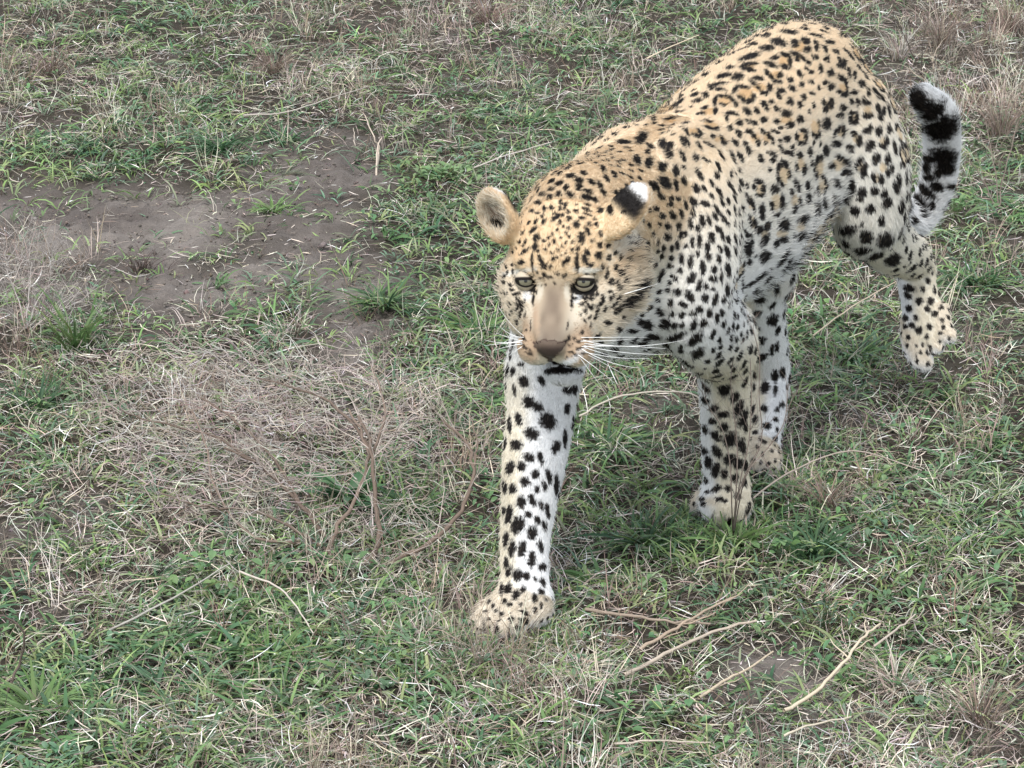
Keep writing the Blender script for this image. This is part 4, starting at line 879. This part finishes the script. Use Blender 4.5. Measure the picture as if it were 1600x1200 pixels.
# litter lying on the bare soil
n = 34000
c = ground_pts(n, np.maximum(TD, .35), 1, minv=.38); a = rng.random(n)*2*np.pi; c[:, 2] += rng.uniform(.004, .010, n); d = np.column_stack([np.cos(a), np.sin(a), rng.normal(0, .05, n)]); tc = pal(STRAWS+BROWNS, n, .25)
A.add(*ribbons(c, d, rng.uniform(.006, .035, n), rng.uniform(.0010, .0032, n), np.column_stack([rng.normal(0, .5, (n, 2)), rng.normal(0, .05, n)]), 2, tc, tc))
tag(A.build('dead_grass', m_dry), 'grey and straw-coloured dead grass stems and litter matted over the soil', 'dead grass', kind='stuff')

# crumbs and small clods of dry soil
n = 14000; y = 3.3+6.0*rng.random(n*4)**1.2; x = (rng.random(n*4)*2-1)*(.18*y+.3); k = rng.random(n*4) < soilness(x, y)*.9+.05; x, y = x[k][:n], y[k][:n]; n = len(x)
o8 = np.array([[1, 0, 0], [0, 1, 0], [-1, 0, 0], [0, -1, 0], [0, 0, .7], [0, 0, -.7]]); f8 = np.array([[0, 1, 4], [1, 2, 4], [2, 3, 4], [3, 0, 4], [1, 0, 5], [2, 1, 5], [3, 2, 5], [0, 3, 5]])
sz = rng.exponential(.0013, n)+.0012; vv = o8[None]*rng.uniform(.6, 1.3, (n, 6, 1))*sz[:, None, None]; a = rng.random(n)*6.28
vx = vv[..., 0]*np.cos(a)[:, None]-vv[..., 1]*np.sin(a)[:, None]; vy = vv[..., 0]*np.sin(a)[:, None]+vv[..., 1]*np.cos(a)[:, None]
vv = np.stack([vx+x[:, None], vy+y[:, None], vv[..., 2]+(hgt(x, y)+sz*.3+.002)[:, None]], -1)
cc = np.repeat(pal([(.155, .13, .115), (.12, .10, .088), (.18, .15, .132)], n, .12), 6, 0)
tag(mesh_obj('soil_crumbs', vv.reshape(-1, 3), (np.arange(n)[:, None, None]*6+f8[None]).reshape(-1, 3), m_soil, col=cc, smooth=False), 'loose crumbs and small clods of dry grey-brown soil', 'soil crumbs', kind='stuff')
# wiry upright dead stems, thicker towards the far ground and the right side
A = Acc()
c = ground_pts(1500, TD, 2.4, clump=(3.2, 91)); k = 9; b, d = around(c, k, .012, 1.0, 4.5); n = len(b)
tc = np.repeat(pal(BROWNS+STRAWS[:4], len(c), .15), k, 0)
A.add(*ribbons(b, d, rng.uniform(.05, .13, n), rng.uniform(.0009, .0017, n), np.column_stack([rng.normal(0, .7, (n, 2)), rng.normal(-.1, .3, n)]), 4, tc, tc*1.15))
tag(A.build('wiry_stems', m_dry), 'brown wiry dead stems standing up from the grass', 'dead stems', kind='stuff')
print('cover', time.time()-T0)

# ---------------------------------------------------------------- individual plants, branches and sticks
def rod(A_, pts, r0, r1, c, ns=5):
    pts = np.array(pts, float); r = np.linspace(r0, r1, len(pts)); v_, f_ = tube(pts, r, ns)
    A_.add(v_, f_, np.repeat(np.array(c, float)[None], len(v_), 0)*np.exp(rng.normal(0, .05, (len(v_), 1))))
def crooked(p0, p1, n=8, wob=.05, sag=0.0):
    p0, p1 = np.array(p0, float), np.array(p1, float); s = np.linspace(0, 1, n)[:, None]; L_ = np.linalg.norm(p1-p0)
    o = np.cumsum(rng.normal(0, wob*L_/math.sqrt(n), (n, 3)), 0); o = o-o[0]-(o[-1]-o[0])*s
    return p0+(p1-p0)*s+o+np.array([0, 0, 1])*sag*np.sin(np.pi*s)
def twigs(A_, path, r, depth, length, c, up=.25, dens=5):
    """forking side twigs along a branch"""
    if depth == 0: return
    n = len(path)
    for _ in range(dens):
        i = rng.integers(max(1, n//4), n); t = unit(path[i]-path[i-1]); d = unit(t*.9+rng.normal(0, .65, 3)+np.array([0, 0, up*.5])); l = length*rng.uniform(.5, 1.15)
        q = crooked(path[i], path[i]+d*l, 5, .10); q[:, 2] = np.maximum(q[:, 2], .004)
        rod(A_, q, r*.55, r*.22, np.array(c)*np.exp(rng.normal(.1, .2)), 3 if depth < 3 else 4)
        twigs(A_, q, r*.62, depth-1, length*.62, c, up, max(2, dens-2))
BARK = (.165, .125, .10)
def part_mesh(name, m, parent, fn):
    A_ = Acc(); fn(A_); return A_.build(name, m, parent)
# the sprawling dead bush on the left
root = G(570, 905); bush = empty('dead_bush', tuple(root))
tag(bush, 'large leafless dead bush sprawling over the grass left of the reaching forepaw', 'bush')
LIMBS = [  # photo pixel and height above the ground of each node, stem radius
    ([(572, 895, .0), (592, 850, .035), (588, 800, .075), (583, 740, .125), (578, 690, .165), (560, 650, .19)], .0056),
    ([(520, 880, .0), (519, 840, .03), (545, 800, .06), (568, 745, .105), (574, 700, .15), (545, 640, .19)], .0048),
    ([(600, 882, .0), (650, 860, .02), (700, 822, .05), (732, 775, .085), (740, 730, .12), (728, 690, .15), (690, 655, .17)], .0052),
    ([(513, 845, .01), (470, 790, .05), (430, 750, .08), (400, 722, .10), (350, 700, .12)], .0046),
    ([(552, 895, .0), (575, 875, .01), (592, 850, .035)], .0060),
    ([(520, 868, .01), (450, 820, .04), (380, 795, .06), (310, 790, .06), (250, 770, .07)], .0034),
    ([(578, 700, .15), (530, 640, .18), (470, 610, .19), (400, 590, .19)], .0034),
    ([(574, 720, .13), (600, 660, .17), (596, 610, .20), (580, 570, .22)], .0030),
    ([(470, 790, .05), (430, 720, .10), (370, 660, .14), (310, 620, .16)], .0032),
    ([(510, 850, .01), (400, 840, .03), (340, 770, .07), (320, 690, .12), (300, 640, .15)], .0032),
    ([(740, 730, .12), (745, 690, .15), (735, 650, .18)], .0022),
    ([(400, 722, .10), (330, 680, .12), (240, 660, .13), (190, 640, .13)], .0028)]
for pts, r in LIMBS:
    pw = np.array([G(px, py, h) for px, py, h in pts]); pw = catmull(pw, 4)+0; pw[1:-1] += rng.normal(0, .0016, pw[1:-1].shape)
    A = Acc(); rod(A, pw, r*.88, r*.42, np.array(BARK)*rng.uniform(.85, 1.3), 6); limb = A.build('branch', m_twig, bush)
    A = Acc(); twigs(A, pw, r*.36, 3, .12, (.42, .36, .32), .3, 6)
    tw = A.build('twigs', m_dry, limb); tag(tw, kind='stuff')
# its mat of fine grey twigs
A = Acc(); n = 1050
px = rng.normal(415, 160, n); py = 655+(px-400)*.12+rng.normal(0, 82, n); hh = np.abs(rng.normal(.05, .045, n))
for i in range(n):
    if not (150 < px[i] < 730 and 540 < py[i] < 880): continue
    p = G(px[i], py[i], hh[i]+.01); a = rng.normal(2.5, .55) if rng.random() < .6 else rng.random()*6.3; l = rng.uniform(.04, .13)
    q = crooked(p, p+np.array([math.cos(a)*l, math.sin(a)*l, rng.normal(0, .3)*l]), 6, .22); q[:, 2] = np.maximum(q[:, 2], .003)
    rod(A, q, rng.uniform(.0006, .0011), .0004, pal([(.50, .45, .41), (.60, .55, .50), (.38, .33, .30), (.44, .36, .32)], 1)[0], 3)
tw = A.build('twigs', m_dry, bush); tag(tw, kind='stuff')

def sapling(name, label, cat, base_px, tips, r, c, depth=2, ln=.07, dens=5, group=None, parent=None):
    b = G(*base_px); o = empty(name, tuple(b)); tag(o, label, cat, group)
    for tip in tips:
        nodes = [b]+[G(px, py, h) if len(tip) else b for px, py, h in tip]; pw = catmull(np.array(nodes), 4); pw[1:-1] += rng.normal(0, .0012, pw[1:-1].shape)
        A_ = Acc(); rod(A_, pw, r, r*.45, c, 5); st = A_.build('stem', m_twig, o)
        if depth:
            A_ = Acc(); twigs(A_, pw, r*.6, depth, ln, c, .4, dens)
            if A_.V: tag(A_.build('twigs', m_dry, st), kind='stuff')
    return o
# thin thorny shrub standing in front of the left foreleg: stems given by pixel and distance
def wire(name, label, cat, base, stems, r, c, ln=.05, dens=4, depth=2):
    b = np.array(base); o = empty(name, tuple(b)); tag(o, label, cat)
    for st_ in stems:
        pw = catmull(np.array([b]+[P(*q) for q in st_]), 4); A_ = Acc(); rod(A_, pw, r, r*.5, c, 5); s_ = A_.build('stem', m_twig, o)
        A_ = Acc(); twigs(A_, pw, r*.75, depth, ln, c, .4, dens)
        if A_.V: tag(A_.build('twigs', m_twig, s_), kind='stuff')
    return o
wire('thorny_shrub', 'thin leafless thorny shrub standing in front of the left foreleg', 'shrub', G(1145, 842),
     [[(1150, 790, 4.66), (1165, 740, 4.66), (1190, 690, 4.66), (1186, 620, 4.66), (1187, 560, 4.66), (1178, 520, 4.67)],
      [(1143, 780, 4.65), (1140, 720, 4.65), (1128, 670, 4.65), (1105, 630, 4.65), (1100, 600, 4.65)],
      [(1150, 770, 4.65), (1152, 700, 4.65), (1146, 640, 4.65), (1142, 590, 4.65), (1150, 540, 4.66)],
      [(1165, 745, 4.65), (1200, 700, 4.66), (1225, 660, 4.67), (1232, 600, 4.68)],
      [(1155, 760, 4.65), (1170, 690, 4.65), (1174, 620, 4.65), (1172, 560, 4.65)]], .0012, (.21, .17, .145), .055, 5)
sapling('dead_sprig', 'pale bare forked sprig standing on the dark soil in the far left', 'sprig', (588, 275),
        [[(592, 235, .03), (585, 215, .06), (570, 180, .10)], [(590, 230, .045), (597, 215, .06)]], .0028, (.50, .42, .34), 1, .03, 2)
sapling('dead_sprig', 'short pale bare sprig beside the forked one on the dark soil', 'sprig', (556, 240), [[(555, 215, .03), (552, 200, .05)]], .0018, (.48, .42, .35), 0)
sapling('curved_twig', 'dark bare curved stem arching at the left edge near the bottom', 'twig', (8, 1090), [[(30, 1040, .04), (36, 990, .10), (12, 965, .13), (-20, 960, .14)]], .0024, (.13, .10, .085), 1, .05, 3)
sapling('curved_twig', 'thin dark upright stem in the open grass at the bottom, right of the forepaw', 'twig', (1148, 1165), [[(1150, 1130, .03), (1153, 1090, .07)]], .0016, (.10, .085, .075), 0)
sapling('pale_twig', 'pale twisted stem hooked beside the reaching foreleg', 'twig', (872, 925), [[(872, 900, .03), (864, 887, .045), (858, 882, .05)]], .0018, (.62, .56, .48), 0)
sapling('wiry_bush', 'dark thin leafless bush above the curled tail at the top right', 'bush', (1440, 120), [[(1442, 70, .10), (1450, 20, .2)], [(1470, 80, .08), (1500, 20, .18)], [(1425, 80, .08), (1400, 30, .18)], [(1490, 90, .06), (1540, 50, .14)]], .0018, (.17, .14, .12), 2, .09, 7)
sapling('wiry_bush', 'brown thin leafless bush at the right edge beside the tail', 'bush', (1560, 330), [[(1555, 270, .08), (1540, 190, .18)], [(1570, 270, .08), (1590, 190, .18)], [(1535, 280, .07), (1500, 230, .15)]], .0018, (.22, .18, .15), 2, .08, 7)
sapling('grey_bush', 'pale grey tangled leafless bush at the left edge', 'bush', (40, 520), [[(30, 470, .05), (10, 420, .11)], [(60, 470, .05), (90, 430, .10)], [(80, 490, .04), (130, 470, .08)], [(45, 460, .06), (50, 410, .12)], [(20, 490, .04), (-20, 470, .08)]], .0018, (.44, .40, .37), 3, .10, 8)
# fallen sticks
def stick(label, pts, r, c, cat='stick', name='fallen_stick', forks=0):
    pw = np.array([G(px, py, .012+h) for px, py, h in pts]); o_ = pw.mean(0)*np.array([1, 1, 0]); pw = catmull(pw, 5); pw[1:-1] += rng.normal(0, r*.35, pw[1:-1].shape)
    A_ = Acc(); rod(A_, pw, r, r*.55, c, 7)
    for _ in range(forks):
        i = rng.integers(3, len(pw)-2); t = unit(pw[i+1]-pw[i]); e = pw[i]+unit(t+rng.normal(0, .5, 3)*np.array([1, 1, .3]))*rng.uniform(.04, .09); rod(A_, crooked(pw[i], e, 5, .08), r*.5, r*.25, c, 4)
    V_ = np.concatenate(A_.V); o = mesh_obj(name, V_-o_, np.concatenate(A_.F), m_twig, col=np.clip(np.concatenate(A_.C), 0, .9)); o.location = o_
    tag(o, label, cat)
stick('long pale fallen stick lying on the litter, the thickest of those right of the forepaw', [(975, 1055, .004), (1040, 1022, .012), (1110, 988, .018), (1182, 970, .02)], .0036, (.43, .36, .29), forks=1)
stick('thin dark fallen stick lying level behind the thick pale one', [(915, 952, .008), (980, 962, .012), (1040, 970, .012), (1110, 975, .012)], .0030, (.30, .24, .19), forks=1)
stick('frayed brown stick crossing the dark level one', [(1000, 1015, .012), (1050, 985, .022), (1090, 960, .028), (1150, 932, .03)], .0030, (.36, .28, .21), forks=4)
stick('pale thin stick lying on dark soil below the thick one', [(1092, 1090, .004), (1130, 1065, .01), (1170, 1045, .012), (1208, 1018, .016)], .0026, (.46, .38, .28), forks=1)
stick('frayed straw stick pointing up right over dark soil', [(1225, 1110, .004), (1275, 1080, .012), (1310, 1045, .03), (1345, 1000, .05), (1375, 975, .05)], .0032, (.52, .44, .33), forks=4)
stick('thin straw stick at the bottom right of the bare soil', [(1225, 1150, .01), (1260, 1135, .016), (1330, 1120, .012)], .0020, (.52, .46, .36))
stick('thin forked straw at the right behind the frayed stick', [(1365, 1010, .02), (1400, 985, .03), (1430, 960, .035)], .0022, (.42, .36, .30), forks=2)
stick('long thin stem lying level in the grass between the legs and the shrub', [(905, 650, .02), (960, 622, .04), (1030, 612, .05), (1085, 618, .05), (1110, 645, .03)], .0020, (.50, .45, .38), name='dry_straw')
stick('long thin straight stem leaning through the grass below the belly', [(1270, 525, .01), (1330, 480, .03), (1400, 440, .05)], .0018, (.44, .37, .28), name='dry_straw')
stick('long thin stem slanting through the grass right of the hind paw', [(1150, 800, .02), (1230, 740, .05), (1330, 705, .06), (1440, 735, .03)], .0018, (.38, .32, .27), name='dry_straw')
stick('straight pale stem lying along the bottom edge right of centre', [(960, 1162, .01), (1030, 1157, .012), (1110, 1160, .01)], .0018, (.46, .40, .33), name='dry_straw')
stick('long straight grey stem slanting across the lower left grass', [(170, 985, .01), (270, 935, .03), (360, 880, .05)], .0020, (.36, .34, .30), name='dry_straw')
stick('bent pale stem right of the grey slanting one in the lower left', [(375, 893, .05), (430, 915, .04), (465, 950, .03), (490, 990, .01)], .0018, (.50, .44, .38), name='dry_straw')
stick('thin straw stem lying over the far left grass', [(380, 180, .03), (450, 175, .04), (520, 152, .04), (575, 135, .03)], .0020, (.42, .38, .33), name='dry_straw')
stick('yellow straw stem slanting behind the nape', [(1010, 92, .05), (1050, 72, .06), (1092, 55, .07)], .0020, (.62, .52, .38), name='dry_straw')
stick('thin forked pale stem on the soil left of the near ear', [(740, 262, .02), (790, 243, .03), (862, 222, .04)], .0018, (.50, .45, .40), name='dry_straw')

# tussocks and leafy plants one can tell apart
def tuft(name, label, cat, px, py, n, Lr, Wr, up, cols, m=None, group=None, spread_=.014, droop=(.3, 1.6), nseg=5):
    b = G(px, py); b[2] = float(hgt(b[0], b[1])); o_ = b.copy(); c_ = np.repeat(b[None]-o_, 1, 0)
    bb, d = around(c_, n, spread_, *up); tc = pal(cols, n, .14)
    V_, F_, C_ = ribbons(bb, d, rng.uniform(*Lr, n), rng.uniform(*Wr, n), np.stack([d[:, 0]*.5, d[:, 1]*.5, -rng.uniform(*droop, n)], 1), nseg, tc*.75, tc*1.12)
    V_[:, 2] = np.maximum(V_[:, 2], -.01)
    o = mesh_obj(name, V_, F_, m or m_grass, col=np.clip(C_, 0, .9)); o.location = o_; tag(o, label, cat, group)
GD = [(.060, .125, .060), (.075, .150, .068)]; GB = [(.13, .22, .075), (.16, .25, .09)]; BR = BROWNS
TU = [('tall green blades in a tussock at the left edge under the grey bush', 118, 545, 46, (.07, .16), (.003, .006), (.9, 3.0), [(.10, .165, .06), (.13, .19, .07)]),
      ('second tussock of dark grass left of the dead bush', 60, 640, 60, (.05, .11), (.002, .004), (.5, 2.0), GD),
      ('dark green grass tussock at the far edge of the bare soil', 345, 240, 90, (.04, .09), (.003, .005), (.4, 1.8), GD),
      ('dark green tussock left of the upright forked sprig', 440, 225, 60, (.03, .08), (.003, .005), (.4, 1.6), GD),
      ('low flat tussock alone on the bare soil in the far left', 432, 275, 60, (.03, .08), (.002, .004), (.1, .7), [(.14, .17, .10), (.20, .19, .13)]),
      ('green tussock on the bare soil below the flat one', 430, 335, 50, (.03, .07), (.003, .006), (.3, 1.4), GB),
      ('brown dry tuft in the far left corner', 80, 120, 90, (.06, .13), (.001, .0022), (1.0, 3.5), BR),
      ('brown dry tuft at the top, left of centre', 425, 125, 110, (.06, .13), (.001, .0022), (1.0, 3.5), BR),
      ('brown dry tuft at the top edge left of the nape', 765, 40, 110, (.06, .14), (.001, .0022), (1.0, 3.5), [(.27, .2, .17), (.22, .16, .13)]),
      ('small dark dry tuft standing on the bare soil', 222, 425, 60, (.04, .08), (.001, .002), (1.0, 3.5), [(.11, .085, .075)]),
      ('bright green tussock behind the thorny shrub', 905, 665, 50, (.05, .10), (.004, .008), (.2, .9), GB),
      ('bright green arching tussock between the forelegs', 960, 710, 60, (.06, .13), (.004, .008), (.1, .8), GD+GB),
      ('arching green tussock in front of the planted left forepaw', 1010, 850, 70, (.06, .13), (.003, .006), (.3, 1.0), GD+GB),
      ('green tussock at the foot of the planted left forepaw', 1145, 860, 70, (.04, .09), (.003, .006), (.5, 2.0), GB),
      ('deep green tussock right of the planted left forepaw', 1270, 870, 90, (.04, .10), (.003, .006), (.4, 1.6), GD),
      ('green tussock under the hanging hind foot', 1330, 560, 70, (.04, .10), (.003, .006), (.4, 1.6), GD+GB),
      ('green tussock under the tail at the right', 1520, 440, 70, (.05, .11), (.003, .006), (.4, 1.6), GD+GB),
      ('bright green tussock in the lower left corner', 60, 1110, 70, (.05, .11), (.004, .007), (.4, 1.5), GB),
      ('yellow-green tussock in the lower left, under the dead bush', 420, 1035, 70, (.04, .09), (.003, .006), (.5, 1.8), GB),
      ('green tussock left of the reaching forepaw', 640, 800, 70, (.05, .10), (.002, .005), (.5, 2.0), GD+GB),
      ('green tussock against the far edge of the dead bush', 600, 480, 90, (.05, .11), (.003, .006), (.3, 1.5), GD+GB),
      ('green tussock just left of the cheek', 745, 520, 80, (.05, .12), (.003, .006), (.3, 1.3), GD+GB),
      ('straw tuft lying left of the fallen sticks', 905, 1050, 90, (.04, .09), (.001, .002), (.1, .8), STRAWS[:2]),
      ('brown wiry tuft in the lower right corner', 1530, 1130, 110, (.06, .12), (.001, .002), (.8, 3.0), BR+STRAWS[2:4]),
      ('grey wiry tuft in front of the lower right corner', 1400, 1075, 90, (.05, .10), (.001, .002), (.4, 2.0), STRAWS),
      ('tall brown wiry tuft at the top right above the tail tip', 1470, 75, 130, (.09, .19), (.001, .0018), (1.6, 5.0), BR+STRAWS[2:4]),
      ('tall brown wiry tuft against the right edge beside the tail', 1565, 215, 130, (.09, .19), (.001, .0018), (1.6, 5.0), BR+STRAWS[2:4]),
      ('wiry brown tuft in the top right corner', 1575, 50, 120, (.08, .17), (.001, .0018), (1.4, 4.5), BR),
      ('wiry grey-brown tuft just right of the rump outline', 1405, 95, 90, (.06, .13), (.001, .0016), (1.4, 4.5), STRAWS[2:5]),
      ('brown upright tuft right of the planted hind paw', 1290, 800, 80, (.05, .11), (.001, .002), (1.0, 3.5), BR)]
for lb, px, py, n, Lr, Wr, up, cols in TU:
    dry = cols in (BR, STRAWS) or Wr[1] < .0025
    tuft('dry_tuft' if dry else 'grass_tussock', lb, 'dry grass tuft' if dry else 'grass tussock', px, py, int(n*1.2), Lr, Wr, up, cols, m_dry if dry else m_grass, 'dry tufts' if dry else 'green tussocks', spread_=.024 if not dry else .016)
def herb(label, px, py, n, Lr, Wr, cols, spread_=.02, hgt_=.03, up=(.3, 1.4), name='leafy_weed', cat='weed'):
    b = G(px, py); b[2] = float(hgt(b[0], b[1])); o = empty(name, tuple(b)); tag(o, label, cat, 'leafy weeds')
    bb, d = around(b[None], n, spread_, *up); hz = rng.uniform(.004, hgt_, n); tops = bb+np.array([0, 0, 1])*hz[:, None]
    A_ = Acc()
    for i in range(n): rod(A_, crooked(b+(bb[i]-b)*.3, tops[i], 3, .05), .0009, .0006, (.14, .17, .08), 3)
    A_.build('stems', m_leaf, o)
    A_ = Acc(); A_.add(*leaves(tops, d, rng.uniform(*Lr, n), rng.uniform(*Wr, n), pal(cols, n, .14))); A_.build('leaves', m_leaf, o)['kind'] = 'stuff'
HE = [('pale green leafy weed patch on the soil left of the near ear', 690, 285, 130, (.012, .024), (.008, .014), [(.17, .26, .11)], .055, .025),
      ('dark broad-leaved rosette in the middle of the dead bush', 545, 790, 22, (.06, .11), (.012, .018), [(.075, .16, .075), (.09, .19, .08)], .006, .012),
      ('yellow-green leafy weed under the dead bush', 290, 940, 16, (.015, .03), (.010, .017), [(.15, .24, .09)], .03, .03),
      ('light green weed with oval leaves in the lower left grass', 330, 915, 14, (.016, .03), (.010, .016), [(.14, .24, .10)], .03, .04),
      ('pair of broad light leaves below the dead bush stems', 555, 903, 5, (.022, .034), (.012, .018), [(.13, .24, .11)], .01, .03),
      ('light green leafy weed at the foot of the dead bush', 430, 920, 18, (.016, .03), (.010, .016), [(.15, .25, .11)], .03, .035),
      ('small yellow-green sprout between the fallen sticks', 1080, 1070, 8, (.012, .022), (.008, .012), [(.20, .30, .08)], .012, .04),
      ('small green weed among the bottom right sticks', 1290, 1040, 10, (.016, .028), (.008, .012), [(.10, .20, .09)], .014, .03),
      ('bright leafy weed right of the planted forepaw', 1215, 880, 20, (.015, .028), (.008, .013), [(.13, .24, .09)], .03, .04),
      ('blue-green feathery weed in front of the fallen stick ends', 1290, 985, 40, (.012, .022), (.004, .007), [(.09, .16, .10)], .03, .05),
      ('leafy weed patch under the tail', 1490, 345, 60, (.012, .024), (.006, .011), [(.13, .22, .09)], .05, .04),
      ('light leafy weed at the bottom edge right of the middle', 1040, 1130, 20, (.014, .026), (.009, .014), [(.12, .22, .10)], .035, .03)]
for q in HE: herb(*q)
print('plants', time.time()-T0)
